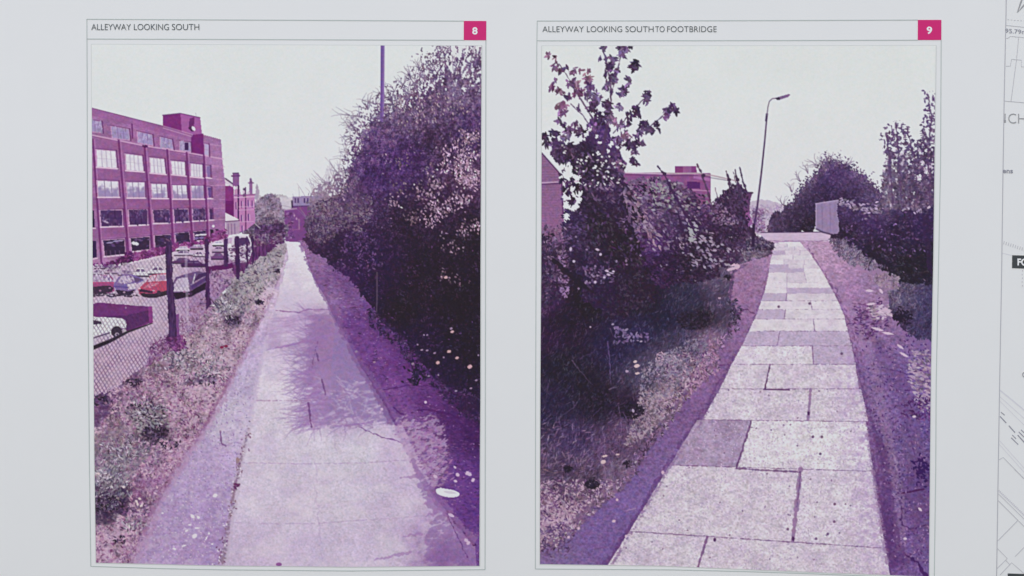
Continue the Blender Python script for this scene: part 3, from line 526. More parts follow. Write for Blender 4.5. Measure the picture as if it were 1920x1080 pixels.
    P.wash(np.clip((q - .1) / .15, 0, 1) * np.clip((q + fbm(P.X / 14, (P.Y + P.X * .25) / 6, 3) * 1.3 - .5) / .3, 0, 1) * .6 * (P.L == PT), (142, 98, 168))
    m = P.mask([(760, 800), (830, 790), (850, 900), (800, 910)], 8); P.leaves(m, 150, 4.5, 1.5, (160, 106, 172), .12, None, -.3, 1.4)
    for a, b, w in (((752, 895), (795, 893), 6), ((792, 945), (812, 938), 8), ((796, 968), (822, 958), 8), ((755, 1006), (790, 1000), 5), ((700, 1050), (770, 1035), 6)): P.line([a, b], [2, w], (160, 112, 180), PT, .6, 3)
    P.splat([840], [924.5], 22, 7.5, .12, (224, 220, 228), SH, leaf=False); P.splat([828], [921], 11, 6, .1, (226, 222, 228), SH, leaf=False); P.splat([844], [923], 13, 2.6, .15, (204, 196, 212), SH)
    for cx, cy, a, b in ((880, 889, 5, 3.5), (858, 890, 4, 3.4), (854, 902, 3.6, 2.6), (876, 887, 3, 4), (887, 900, 3, 4), (816, 893, 4, 3), (874, 1013, 4, 3), (878, 1018, 3, 4), (798, 754, 2.6, 2.6), (846, 966, 6, 3), (853, 876, 3, 2), (716, 767, 3, 2.4)):
        P.splat([cx], [cy], a, b, .5, (200, 168, 206), SH, leaf=False)
    P.splat([523], [1058], 6, 3.4, 0, (146, 84, 160), PT, leaf=False)
    # --- hedge on the right
    hg = P.field([(700, 330, (80, 54, 110)), (760, 300, (76, 50, 104)), (820, 262, (64, 50, 72)), (880, 240, (78, 58, 100)), (850, 170, (122, 98, 138)), (800, 210, (108, 84, 122)), (760, 200, (114, 90, 126)), (700, 250, (94, 68, 124)), (680, 210, (130, 108, 142)), (720, 210, (116, 92, 130)), (870, 330, (84, 62, 88)), (820, 380, (64, 48, 70)), (760, 420, (54, 44, 60)), (650, 380, (98, 74, 112)), (620, 390, (126, 102, 130)), (600, 360, (160, 134, 166)), (600, 430, (92, 70, 102)), (580, 440, (80, 56, 90)), (650, 440, (70, 50, 84)), (700, 470, (56, 42, 72)), (800, 500, (50, 43, 53)), (880, 450, (48, 42, 52)), (860, 560, (46, 42, 49)), (750, 580, (48, 43, 49)), (700, 540, (54, 41, 68)), (660, 500, (58, 44, 78)), (620, 480, (58, 46, 66)), (640, 460, (54, 44, 66)), (880, 650, (45, 41, 51)), (840, 690, (50, 41, 64)), (780, 640, (52, 40, 66)), (640, 520, (90, 55, 115))], 22, 1.8)
    # bare twigs and small buds against the sky
    st = [(x, y) for x, y in zip(RNG.uniform(650, 900, 60), RNG.uniform(110, 300, 60)) if y > 330 - (x - 640) * 1.15]
    P.twigs(st, RNG.normal(-1.75, .5, len(st)), 46, 1.7, (120, 92, 132), HG, 3)
    P.twigs([(655, 300), (660, 270), (668, 232), (672, 225), (690, 200), (655, 215), (640, 330), (660, 245)], GP([-2.6, -2.5, -2.3, -2.9, -2., -2.8, -2.7, -2.3]), 34, 1.3, (122, 98, 132), HG, 4, .9, .75)
    P.twigs([(654, 320), (657, 290), (660, 260), (668, 240), (676, 220), (690, 205), (704, 196), (722, 182), (740, 172), (756, 160), (770, 146), (786, 130)], GP([-2.9, -2.7, -2.8, -2.5, -2.4, -2.3, -2.1, -2., -1.9, -1.8, -1.8, -1.7]), 26, 1.4, (112, 88, 124), HG, 6, .9, .8)
    P.twigs([(590 + 9 * i, 380 - 6 * i) for i in range(8)], -1.7, 46, 1.4, (150, 124, 156), HG, 4, alpha=.7)
    m = P.soft(P.mask([(572, 425), (580, 362), (604, 338), (630, 326), (652, 336), (655, 440), (575, 470)], 6), 2)
    rd = np.abs(vn((P.X + .3 * P.Y) / 4.4, P.Y / 6.5)) + .5 * np.abs(vn(P.X / 3. + 9, P.Y / 4.)); K = (rd < .26 * m + .4 * np.clip((P.Y - 345) / 60, 0, 1) * m) & (m > .04)
    P.C[K] = hg[K]; P.L[m > .5] = HG; P.twigs([(585, 400), (600, 390), (615, 375), (630, 365), (642, 350), (575, 410)], -1.6, 60, 1.4, (136, 110, 144), HG, 4, alpha=.7)
    P.ruffle(K, .5, 3.)
    core = [(650, 335), (656, 292), (658, 250), (672, 214), (700, 196), (730, 170), (752, 168), (776, 140), (800, 112), (818, 84), (840, 76), (870, 70), (930, 70), (930, 760), (862, 736), (815, 716), (790, 684), (752, 628), (712, 604), (690, 568), (662, 528), (640, 512), (612, 490), (576, 472), (566, 456), (572, 430), (590, 408), (620, 372), (648, 352)]
    Mc = P.mask(core, 13)
    wd = P.wide(Mc, 9); ins = np.clip((wd - .34) * 1.5, 0, 1); lowr = np.clip((P.Y - 300) / 50, 0, 1)
    dens = np.clip(ins * (.5 + np.clip((P.Y - 100) / 260, 0, .8)) + lowr * np.clip(P.soft(Mc, 4) * 1.6 - .75, 0, 1), 0, 1)
    rd = np.abs(vn((P.X + .25 * P.Y) / 5.2, P.Y / 8.)) + .55 * np.abs(vn((P.X - .3 * P.Y) / 3.4 + 9, P.Y / 4.6 + 4))
    M = (rd < (.035 + .2 * dens + .75 * dens ** 3.4) * np.clip((wd - .18) * 2.6, 0, 1)) & (wd > .18)
    M |= Mc & (dens > .93)
    hg = hg * (.84 - .08 * np.clip((P.Y - 250) / 200, 0, 1))[..., None] * GP((1., .93, 1.02)) + GP((7., 4, 8))
    P.C[M] = hg[M]; P.L[Mc] = HG; P.L[M] = HG
    rg = (RNG.random(Mc.shape) < np.clip((wd - .16) / .5, 0, 1) ** 2) & (P.Y < 350) & (wd < .8); P.leaves(rg, 1150, 2.5, 1., (106, 82, 120), .26, HG, 1.2, 2.4)
    up = M & (P.Y < 330); mi = M & (P.Y >= 300) & (P.Y < 460); lo = M & (P.Y >= 440)
    P.leaves(up, 8500, 2.4, .9, hg, .18, HG, 1.3, 2., .025, (160, 136, 162)); P.leaves(mi, 6000, 2.4, .95, hg, .2, HG, 1.2, 2.6, .008, (140, 108, 150))
    P.leaves(lo, 4200, 2.6, 1.1, hg, .16, HG, 1.2, 3, .008, (92, 60, 108))
    P.ruffle(M, np.clip(1. - (P.Y - 240) / 330, .25, 1.), 5., 1.2, .25, up=.6)
    rim = Mc & (P.Y < 260) & ~M
    P.C[rim] = P.C[rim] * .86 + GP((190, 172, 200)) * .14
    m = P.mask([(700, 200), (850, 170), (885, 215), (800, 232), (720, 235)], 9); P.leaves(m, 110, 2.4, 1., (182, 156, 168), .14, HG, 1.4, 1.)
    m = P.mask([(650, 380), (690, 360), (700, 400), (670, 440), (630, 430)], 9); P.leaves(m, 300, 2.6, 1., (108, 84, 114), .16, HG)
    m = P.mask([(590, 380), (640, 365), (640, 430), (600, 460), (575, 440)], 8); P.leaves(m, 500, 2.6, 1., (122, 98, 126), .16, HG, 1.5, .8); P.leaves(m, 260, 3, 1.2, (84, 60, 96), .2, HG)
    # pink-lit leaf sprays
    for pts, n, br in (([(838, 278), (836, 300), (840, 322)], 46, 1.), ([(858, 262), (866, 300), (880, 330), (895, 330)], 130, 1.), ([(893, 290), (870, 300), (850, 318), (870, 340)], 120, .98), ([(895, 320), (880, 345), (862, 340)], 80, .96), ([(800, 310), (815, 340), (830, 350)], 60, .8), ([(800, 372), (812, 385), (840, 392), (858, 362)], 76, .85), ([(858, 362), (866, 380), (880, 372)], 60, 1.), ([(842, 388), (825, 400), (812, 418), (790, 410)], 90, .86), ([(862, 440), (872, 430), (890, 420)], 34, .8), ([(835, 455), (850, 460), (862, 470)], 26, .74), ([(780, 405), (765, 408)], 30, .7), ([(890, 420), (900, 428)], 20, 1.), ([(750, 350), (756, 358)], 18, .7), ([(728, 384), (742, 378)], 22, .86), ([(640, 350), (650, 370)], 20, .8), ([(830, 505), (840, 520), (870, 530)], 30, .6), ([(820, 350), (800, 372)], 34, .8), ([(790, 350), (783, 372)], 22, .8), ([(760, 300), (745, 310)], 20, .66), ([(900, 250), (885, 262), (868, 250)], 70, .8), ([(870, 250), (880, 280)], 40, .9)):
        t = RNG.random(n) * (len(pts) - 1); i = np.minimum(t.astype(int), len(pts) - 2); f = (t - i)[:, None]; q = GP(pts, float)
        p = q[i] * (1 - f) + q[i + 1] * f + RNG.normal(0, 7, (n, 2))
        c = np.clip(GP((172, 134, 166)) * br * np.exp(RNG.normal(0, .24, (n, 1))), 60, 218)
        ok = p[:, 0] < 900; P.splat(p[ok, 0], p[ok, 1], 1.8 + 1.5 * RNG.random(ok.sum()), 1.3, RNG.random(n)[ok] * 2 + .3, c[ok], HG)
    m = P.mask([(640, 440), (700, 430), (720, 500), (670, 520), (630, 500)], 8); P.leaves(m, 160, 2.6, 1.1, (84, 56, 104), .2, HG)
    # foot of the hedge: ground cover, dandelion heads, post
    m = P.mask([(690, 575), (760, 630), (800, 690), (850, 720), (905, 745), (905, 800), (860, 770), (800, 715), (750, 660), (690, 610)], 8)
    P.leaves(m, 700, 3.6, 1.2, (58, 42, 74), .22, HG); P.wash(P.wide(m, 2) * .45, (56, 38, 72)); P.leaves(m, 60, 3, 1., (84, 58, 108), .2, HG)
    P.splat(778 + RNG.normal(0, 9, 60), 705 + RNG.normal(0, 8, 60), 4, 1.8, RNG.random(60) * 3, np.clip(GP((48, 38, 62)) * np.exp(RNG.normal(0, .15, (60, 1))), 38, 90), HG)
    P.line([(707, 511), (707, 560), (706, 585)], [3, 3, 2.4], (92, 74, 96), HG, .75)
    for x, y, r in ((791, 656, 2.6), (801, 657, 2.4), (815, 662, 2.6), (842, 659, 4), (821, 680, 4.2), (857, 671, 3.4), (881, 687.5, 5), (804, 705, 2.4), (795, 628, 2), (801, 628, 1.8), (822, 703, 2), (832, 670, 2.2), (897, 666, 2.2), (883, 728, 2.4), (893, 713, 2.6), (855, 733, 2.4), (783, 646, 2), (668, 659, 3), (702, 679, 2.6), (774, 682, 3), (848, 622, 3.4), (846, 616, 3), (836, 520, 3.4)):
        P.splat([x], [y], r * .95, r * .7, -.4, (200, 152, 164) if r > 3 else (150, 120, 158), HG, leaf=False)
    # --- lamp post
    P.line([(717.5, 80), (717.3, 140), (716.8, 180), (716, 225)], 7.2, (122, 88, 164), LP); P.line([(715.3, 80), (714.3, 225)], 1.8, (92, 62, 140), LP, .8); P.line([(720.4, 80), (719.6, 200)], 1.4, (160, 126, 190), LP, .7)
    P.leaves(P.mask([(704, 205), (730, 205), (730, 240), (704, 240)], 4), 34, 3, 1.3, (104, 76, 126), .25, HG)
    # --- chain link and posts
    reg = P.mask([(165, 512), (311, 480), (440, 470), (478, 462), (476, 494), (430, 534), (398, 570), (338, 638), (254, 700), (205, 733), (165, 750)])
    sp = np.clip(4.4 + (P.Y - 500) * .012 - (P.X - 174) * .0085, 2.6, 7.6)
    ph = lambda a, b: np.abs(((P.X * a + P.Y * b + P.n1 * .6 + 400) / 6.2) % 1 - .5)
    A = np.maximum(np.clip((.19 - ph(.86, -.5)) / .1, 0, 1), .8 * np.clip((.16 - ph(.72, .62)) / .1, 0, 1)) * reg * (.5 + .3 * np.clip((P.Y - 560) / 100, 0, 1)) * np.clip((470 - P.X) / 90, 0, 1)
    dark = P.C.mean(-1) < 95
    A = A * np.where(dark, .35, 1) * (.75 + .5 * fbm(P.X / 16, P.Y / 16, 2))
    P.C = P.C * (1 - A[..., None]) + GP((104, 66, 116), np.float32) * A[..., None]
    hz = reg & (P.Y > 470) & (P.Y < 640) & (P.X < 316); P.C[hz] = P.C[hz] * .93 + 14
    P.L[reg & (P.Y > 560) & (P.L == CP)] = FP
    P.leaves(P.mask([(285, 640), (320, 625), (340, 640), (300, 672), (270, 690)], 5), 240, 3.4, 1.3, (128, 74, 130), .36, V)
    P.leaves(P.mask([(330, 600), (380, 560), (410, 570), (370, 620), (340, 640)], 4), 260, 3, 1.1, (150, 100, 146), .3, V)
    P.line([(350, 462), (349, 500), (352, 600)], 5, (206, 190, 212), None, .4)
    for pts, c in (([(310, 450), (314, 446), (319, 448), (322, 456), (324.5, 520), (331, 600), (334, 640), (317, 643), (314, 560), (310.5, 490)], (72, 48, 88)), ([(383.5, 448), (387, 446), (391, 450), (392, 520), (397, 572), (386, 582), (385, 520)], (76, 46, 90)), ([(419, 447), (426, 446), (428, 490), (428, 500), (420, 500)], (78, 48, 92)), ([(441, 444), (448, 443), (450, 500), (449, 524), (443, 524)], (74, 46, 90)), ([(461, 443), (464.5, 443), (465, 503), (461.5, 505)], (78, 48, 92)), ([(471, 443), (476, 442), (478, 494), (473, 497)], (74, 46, 90))):
        lb = P.label('printed_fence_post'); m = P.fill(pts, c, lb, 2.5); P.tex(m, .25 * fbm(P.X / 2, P.Y / 12, 2))
    P.line([(318, 460), (326, 600)], 1.6, (104, 68, 116), None, .6); P.fill([(330, 590), (335, 588), (337, 638), (332, 641)], (126, 70, 136), None)
    P.leaves(P.mask([(312, 632), (340, 630), (352, 652), (318, 660)], 5), 130, 4, 1.5, (104, 50, 108), .4, V)
    P.line([(391, 556), (410, 578), (416, 576)], 2, (76, 54, 84), V, .8); P.line([(312, 448), (318, 452)], 2, (150, 110, 150), None, .6)
    P.finish(.55, 3., keep=(LP,))
    return P

def print_alley_footbridge():
    P = Print(1005, 75, 758, 1022, (216, 221, 221))
    TRE = P.label('printed_leafy_tree'); GW = P.label('printed_gable_wall'); OB = P.label('printed_brick_block'); CL = P.label('printed_climber_trellis')
    BK = P.label('printed_grass_bank'); DL = P.label('printed_earth_margin'); LP = P.label('printed_street_lamp'); BU = P.label('printed_round_bush')
    FPN = P.label('printed_fence_panel'); HG = P.label('printed_dark_hedge'); TR = P.label('printed_thin_tree'); DR = P.label('printed_earth_margin')
    HZ = P.label('printed_far_hills'); CR = P.label('printed_crossing_path'); GT = P.label('printed_grass_tuft')
    P.C *= (1 + .008 * fbm(P.X / 60, P.Y / 60, 2))[..., None]; P.C += np.clip((P.Y - 150) / 250, 0, 1)[..., None] * GP((3., -1.5, 3), np.float32)
    # --- distance
    M = P.fill([(1405, 378), (1425, 374), (1446, 377), (1470, 384), (1470, 440), (1400, 440)], (192, 176, 200), HZ, 3)
    P.leaves(M & (P.Y > 384), 240, 3, 1.2, (172, 146, 186), .14, HZ); P.leaves(P.mask([(1412, 392), (1432, 390), (1434, 436), (1412, 436)]), 160, 3, 1.2, (150, 106, 160), .22, HZ)
    # --- building beyond the trellis
    M = P.fill([(1160, 323), (1332, 325), (1333, 420), (1160, 420)], (142, 76, 138), OB)
    P.tex(M, .09 * fbm(P.X / 14, P.Y / 5, 3)); P.fill([(1266, 312), (1305, 311.5), (1307, 326), (1266, 326)], (132, 60, 126), OB); P.fill([(1280, 312), (1296, 312), (1297, 325), (1281, 325)], (150, 84, 146), OB)
    P.fill([(1302, 325), (1331, 333), (1332, 340), (1300, 334)], (170, 100, 168), OB)
    P.line([(1172, 324), (1245, 326), (1310, 325)], 2.2, (204, 176, 206), OB); P.line([(1172, 327.5), (1245, 329), (1308, 329)], 1.3, (110, 56, 118), OB)
    P.fill([(1288, 340), (1312, 341), (1313, 354), (1288, 353)], (92, 44, 108), OB, 1); P.line([(1284, 355), (1330, 358)], 1.5, (196, 140, 190), OB)
    # --- gable wall on the left
    wall = P.field([(1020, 300, (150, 92, 154)), (1040, 350, (154, 92, 156)), (1025, 410, (158, 92, 160)), (1045, 470, (146, 86, 150)), (1080, 510, (160, 100, 166)), (1020, 480, (110, 76, 118))], 20)
    wall = wall * GP((.9, 1., .9), np.float32)
    M = P.fill([(1008, 280), (1016, 287), (1053, 329), (1056, 400), (1060, 440), (1085, 500), (1105, 550), (1070, 540), (1008, 470)], wall, GW)
    P.tex(M, .13 * np.sin(P.Y * 2.05 + .6 * P.n1) * (P.Y < 430) + .1 * fbm(P.X / 2.5, P.Y / 1.3, 2)); P.ruffle(M & (P.Y > 424), .4, 4)
    P.line([(1016, 287), (1053, 329)], 2.2, (84, 48, 94), GW); P.line([(1012, 343), (1048, 341), (1084, 340)], 1.8, (206, 166, 204), GW); P.line([(1012, 346), (1050, 344)], 1.6, (86, 46, 98), GW)
    P.line([(1053, 332), (1056, 400)], 3, (96, 50, 108), GW)
    # --- grass bank on the left
    gb = P.field([(1030, 560, (78, 52, 92)), (1060, 600, (54, 42, 62)), (1100, 560, (49, 42, 53)), (1200, 560, (50, 42, 56)), (1250, 600, (52, 48, 72)), (1300, 560, (58, 53, 78)), (1340, 520, (94, 78, 108)), (1345, 560, (80, 66, 96)), (1320, 592, (50, 44, 56)), (1280, 640, (76, 66, 96)), (1250, 680, (96, 82, 116)), (1330, 640, (130, 96, 140)), (1150, 650, (56, 48, 80)), (1190, 625, (60, 52, 88)), (1050, 680, (50, 46, 62)), (1030, 640, (64, 44, 74)), (1030, 760, (58, 50, 78)), (1120, 760, (49, 43, 60)), (1100, 720, (50, 44, 60)), (1180, 765, (54, 42, 64)), (1210, 705, (86, 76, 108)), (1180, 800, (120, 86, 132)), (1230, 770, (134, 108, 138)), (1260, 730, (158, 124, 148)), (1290, 700, (150, 110, 145)), (1080, 830, (82, 64, 108)), (1130, 845, (108, 78, 124)), (1050, 900, (80, 62, 92)), (1100, 920, (118, 88, 124)), (1150, 890, (118, 90, 128)), (1110, 908, (60, 48, 66)), (1050, 970, (186, 146, 178)), (1030, 1010, (174, 136, 168)), (1090, 955, (166, 126, 160)), (1140, 930, (150, 116, 150)), (1060, 1020, (120, 75, 135)), (1020, 940, (140, 100, 140))], 17, 1.9)
    gb = gb * (1 - .14 * np.clip((900 - P.Y) / 60, 0, 1) * np.clip(1.5 - (P.X - 1160) / 120, 0, 1))[..., None]; BKP = [(990, 440), (1100, 470), (1240, 470), (1345, 480), (1400, 456), (1440, 440), (1455, 462), (1440, 480), (1400, 492), (1374, 505), (1372, 530), (1368, 560), (1382, 590), (1368, 616), (1344, 655), (1330, 690), (1294, 726), (1262, 772), (1228, 815), (1196, 858), (1172, 902), (1130, 935), (1095, 968), (1062, 1000), (1030, 1026), (990, 1050)]; M = P.fill(BKP, gb, BK, 11)
    lit = M & ((P.Y > 900) | ((P.X > 1230) & (P.Y > 660)))
    P.leaves(M, 8000, 5, .75, gb, .24, BK, -1.15, 1.5); P.ruffle(M, np.clip(.3 + (P.Y - 560) / 900, .3, .6), 5, .9, .4, .4, .35)
    P.leaves(lit, 1400, 3.4, 1., (190, 154, 184), .14, BK); P.leaves(lit, 600, 3, 1.1, (104, 66, 116), .24, BK)
    P.leaves(M & (P.Y > 790) & (P.Y < 930), 240, 5.5, .8, (120, 88, 132), .22, BK, -.8, 2.)
    P.leaves(P.mask([(1200, 690), (1290, 640), (1320, 620), (1330, 650), (1270, 740), (1200, 760)], 8), 600, 3.4, 1.1, (128, 110, 144), .24, BK, -.9, 2)
    P.leaves(P.mask([(1200, 740), (1280, 700), (1240, 800), (1170, 840)], 8), 500, 3.4, 1.2, (160, 132, 158), .2, BK)
    for cx, cy, r, n in ((1110, 908, 13, 90), (1300, 600, 32, 260), (1180, 770, 26, 190), (1378, 584, 8, 46), (1120, 745, 30, 120), (1215, 835, 8, 20), (1178, 870, 10, 30), (1065, 880, 10, 40), (1365, 520, 7, 20)):
        a = RNG.random(n) * 6.28; q = np.sqrt(RNG.random(n)) * r; P.splat(cx + np.cos(a) * q, cy + np.sin(a) * q * .55, 3.6, 1.4, RNG.random(n) * 3, np.clip(GP((50, 42, 58)) * np.exp(RNG.normal(0, .14, (n, 1))), 38, 90), BK)
    for pts, w, c in (([(1140, 641), (1144, 690), (1146, 720)], 2.6, (112, 86, 146)), ([(1073, 676), (1100, 710), (1112, 722)], 1.8, (110, 84, 124)), ([(1087, 674), (1118, 655)], 1.6, (96, 70, 110)), ([(1143, 616), (1150, 630)], 1.6, (104, 76, 120)), ([(1160, 760), (1164, 790), (1166, 812)], 2, (140, 106, 150)), ([(1086, 748), (1074, 766), (1050, 782)], 1.8, (110, 88, 130)), ([(1127, 764), (1106, 785)], 1.6, (96, 74, 120)), ([(1014, 803), (1030, 803), (1040, 815)], 1.8, (116, 88, 120)), ([(1015, 848), (1040, 860)], 2, (140, 108, 140)), ([(1028, 510), (1036, 545)], 1.6, (116, 78, 130)), ([(1142, 730), (1160, 724)], 2, (150, 124, 170)), ([(1168, 772), (1178, 790)], 1.8, (130, 96, 150)), ([(1048, 785), (1052, 810)], 2, (110, 88, 140)), ([(1020, 880), (1040, 886), (1056, 884)], 2.4, (156, 116, 124)), ([(1028, 720), (1022, 760)], 1.5, (84, 66, 96)), ([(1014, 905), (1050, 890), (1062, 900)], 1.8, (120, 98, 140))): P.line(pts, [w * .8, w * .4], c, BK, .7, 1.6)
    for i in range(420):
        x = RNG.uniform(1016, 1290); y = RNG.uniform(620, 870)
        if P.at(M, x, y): a = RNG.normal(-1.3, .6); l = RNG.uniform(8, 24); t = P.at(gb, x, y); P.line([(x, y), (x + math.cos(a) * l * .6 + 1, y + math.sin(a) * l * .5), (x + math.cos(a + .4) * l, y + math.sin(a + .4) * l)], [1.3, .5], tuple(np.clip(t * 1.25 + (RNG.random() * 34 - 8), 40, 180)), BK, .34 if y < 770 else .5)
    for i in range(30):
        x = RNG.uniform(1016, 1180); y = RNG.uniform(850, 910); a = RNG.uniform(0, 3.1); l = RNG.uniform(8, 18); P.line([(x, y), (x + math.cos(a) * l, y - math.sin(a) * l)], 1.5, (150, 116, 158), BK, .6)
    P.leaves(P.mask([(1150, 610), (1215, 625), (1218, 640), (1180, 640), (1150, 645)], 5), 60, 3.6, 1.6, (120, 96, 150), .2, BK)
    for x, y, a, b in ((1191, 678, 4, 3), (1194, 686, 6.5, 4), (1175, 696, 3.4, 3), (1195, 700, 5, 2.6), (1218, 693, 3.4, 2.6), (1246, 664, 3.4, 3), (1176, 696, 3, 2.4), (1131, 866, 5.8, 4.4), (1134, 855, 6, 2.4), (1158, 852, 4.4, 2.2), (1166, 903, 3.2, 3.2), (1168, 586, 2, 2.4), (1107, 613, 2, 2.4), (1373, 556, 2.6, 2.6), (1187, 770, 3, 4), (1349, 559, 3, 2.4), (1202, 640, 3.4, 2), (1149, 608, 3, 2)): P.splat([x], [y], a * .85, b * .8, -.2, (206, 174, 184) if a > 3.6 else (170, 144, 176), BK, leaf=False)
    # --- earth margins
    dl = P.field([(1430, 470, (168, 126, 173)), (1400, 520, (157, 112, 161)), (1385, 560, (153, 106, 159)), (1380, 620, (140, 98, 155)), (1340, 700, (132, 88, 148)), (1290, 770, (131, 90, 152)), (1240, 840, (127, 91, 155)), (1180, 940, (122, 89, 159)), (1120, 1020, (122, 88, 160)), (1050, 1050, (129, 98, 159))], 25)
    gu, gv = ground(P, 1478, 425)
    U = P.mask([(1340, 470), (1460, 452), (1440, 620), (1350, 740), (1200, 1000), (1100, 1100), (985, 1100), (985, 1000), (1080, 940), (1170, 840), (1300, 680)]) & (P.L == 0); P.C[U] = dl[U]; P.L[U] = DL
    M = P.fill([(1452, 456), (1444, 488), (1438, 530), (1427, 565), (1415, 600), (1391, 650), (1372, 684), (1350, 728), (1316, 788), (1256, 874), (1180, 1002), (1140, 1062), (1130, 1100), (990, 1100), (990, 1052), (1030, 1024), (1062, 1000), (1095, 968), (1132, 935), (1174, 902), (1198, 858), (1230, 815), (1264, 772), (1296, 726), (1332, 690), (1346, 655), (1370, 616), (1384, 590), (1370, 560), (1374, 530), (1376, 506), (1402, 492), (1444, 478)], dl, DL, 4)
    P.tex(M, .09 * fbm(gu * 16, gv * 1800, 3) + .12 * fbm(P.X / 4, P.Y / 3, 3) + .05 * blur(P.grain, .9))
    P.line([(1440, 500), (1430, 560), (1415, 596), (1392, 648), (1366, 690), (1342, 728), (1306, 790), (1246, 874), (1215, 930), (1172, 1004), (1132, 1062)], [1.4, 2, 2.4, 3, 4, 5, 6, 7], (100, 60, 122), DL, .6, 5, .75)
    P.line([(1376, 506), (1370, 560), (1384, 590), (1370, 616), (1346, 655), (1332, 690), (1296, 726), (1264, 772), (1230, 815), (1198, 858), (1174, 902), (1132, 935), (1095, 968), (1062, 1000), (1030, 1026)], [2, 3, 5, 6], (112, 66, 128), DL, .55, 6, .85)
    ED = [(1404, 494), (1374, 508), (1369, 560), (1382, 592), (1368, 618), (1344, 656), (1330, 692), (1294, 728), (1262, 774), (1228, 816), (1196, 860), (1172, 904), (1130, 936), (1095, 968), (1062, 1000), (1030, 1026)]
    P.fray(ED, [3, 6, 9, 11], (96, 66, 110), .75, 7, .8); P.fray(ED[3:], [4, 9, 12], (150, 112, 150), .5, 5, .95); P.fray([(1446, 480), (1438, 530), (1415, 600), (1391, 650), (1350, 728), (1316, 788), (1256, 874), (1180, 1002), (1140, 1066)], [1, 2, 4, 7], (104, 66, 122), .7, 5, .72)
    E2 = GP(ED[2:], float)
    for i in range(150):
        t = RNG.random() * (len(E2) - 1.01); k = int(t); x, y = E2[k] + (E2[k + 1] - E2[k]) * (t - k) + RNG.normal(0, 4, 2); n = 7; a = RNG.normal(0, .9, n) - .4
        P.splat(x + np.cos(a) * 4, y + np.sin(a) * 3, 4.4, .9, a, np.clip(P.at(gb, x - 12, y)[None] * np.exp(RNG.normal(0, .3, (n, 1))), 42, 190), BK)
    P.ruffle(P.L == DL, .22, 6, .7, 0, .6, .5)
    m = P.mask([(1016, 990), (1062, 975), (1082, 1000), (1060, 1044), (1016, 1046)], 8); P.leaves(m, 150, 3.6, 1.5, (110, 76, 128), .22, BK)
    P.leaves(P.mask([(1330, 640), (1350, 640), (1345, 700), (1290, 740), (1300, 700)], 5), 120, 4, 1.3, (176, 124, 170), .2, DL)
    for x, y, a, b in ((1151, 977, 3.4, 2.8), (1157, 937, 2.6, 2.4), (1174, 1005, 3, 2.6), (1085, 991, 2.6, 2.2), (1066, 1007, 3, 2.4), (1243, 886, 3, 4), (1375, 495, 9, 4), (1372, 504, 10, 3), (1382, 500, 6, 4)): P.splat([x], [y], a, b, -.3, (206, 168, 196), DL, leaf=False)
    P.line([(1366, 494), (1388, 490)], 2.4, (210, 160, 176), DL); P.line([(1176, 957), (1192, 953)], 1.4, (170, 134, 186), DL)
    P.line([(1380, 590), (1400, 580), (1414, 588)], 2, (96, 56, 110), DL, .8, 2); P.line([(1348, 684), (1370, 684)], 2.4, (100, 56, 120), DL, .8, 2)
    dr = P.field([(1530, 470, (187, 146, 187)), (1560, 500, (180, 136, 180)), (1600, 560, (165, 118, 174)), (1620, 620, (152, 108, 163)), (1650, 680, (129, 93, 160)), (1640, 750, (125, 89, 149)), (1690, 720, (112, 79, 149)), (1660, 860, (122, 83, 143)), (1700, 850, (122, 89, 155)), (1730, 900, (98, 70, 140)), (1700, 960, (112, 77, 143)), (1670, 1000, (103, 64, 129)), (1690, 1040, (112, 74, 142)), (1735, 1020, (112, 85, 155)), (1735, 800, (103, 77, 149)), (1650, 530, (149, 116, 160))], 22)
    P.fill([(1500, 452), (1552, 450), (1600, 480), (1660, 500), (1700, 520), (1780, 540), (1780, 800), (1600, 640)], dr, DR)
    M = P.fill([(1500, 452), (1546, 452), (1562, 474), (1592, 502), (1644, 518), (1675, 560), (1664, 580), (1684, 618), (1706, 638), (1780, 690), (1780, 1100), (1664, 1100), (1640, 900), (1596, 640), (1528, 490)], dr, DR, 4)
    P.tex(M, .12 * fbm(gu * 16, gv * 1800, 3) + .16 * fbm(P.X / 4, P.Y / 2.8, 3) + .06 * blur(P.grain, .9))
    P.ruffle(M, np.clip(.12 + (P.Y - 520) / 900, .12, .42), 6, .7, 0, .7, .5); P.fray([(1640, 640), (1700, 740), (1720, 900), (1740, 1060)], [14, 26], (110, 74, 130), .45, 9, .85); P.fray([(1520, 475), (1572, 562), (1592, 640), (1614, 735), (1638, 890), (1664, 1070)], [2, 5, 9], (110, 70, 126), .7, 6, .7); P.fray([(1550, 500), (1610, 600), (1640, 700), (1680, 900), (1690, 1040)], [8, 14], (150, 116, 164), .45, 8, .85)
    P.line([(1512, 458), (1532, 490), (1558, 528), (1578, 562), (1590, 600), (1602, 640), (1612, 690), (1622, 740), (1636, 790), (1646, 860), (1650, 930), (1660, 990), (1668, 1060)], [1.4, 2, 2, 3, 4, 5], (98, 56, 116), DR, .5, 6, .75)
    P.line([(1674, 850), (1680, 866), (1682, 884)], [2, 4], (186, 152, 192), DR, .5, 3); P.fray([(1636, 792), (1656, 850), (1664, 930), (1674, 1010), (1690, 1060)], [6, 12, 18], (88, 52, 110), .55, 9, .85)
    P.line([(1690, 925), (1732, 917)], 2.6, (78, 36, 88), DR, .95, .5); P.line([(1690, 950), (1692, 985), (1708, 992), (1735, 985)], 1.8, (76, 42, 98), DR, .85, 2); P.line([(1698, 1040), (1720, 1055), (1738, 1085)], [3, 6], (70, 38, 94), DR, .85, 3); P.line([(1700, 800), (1716, 855)], 1.5, (88, 54, 118), DR, .7, 3)
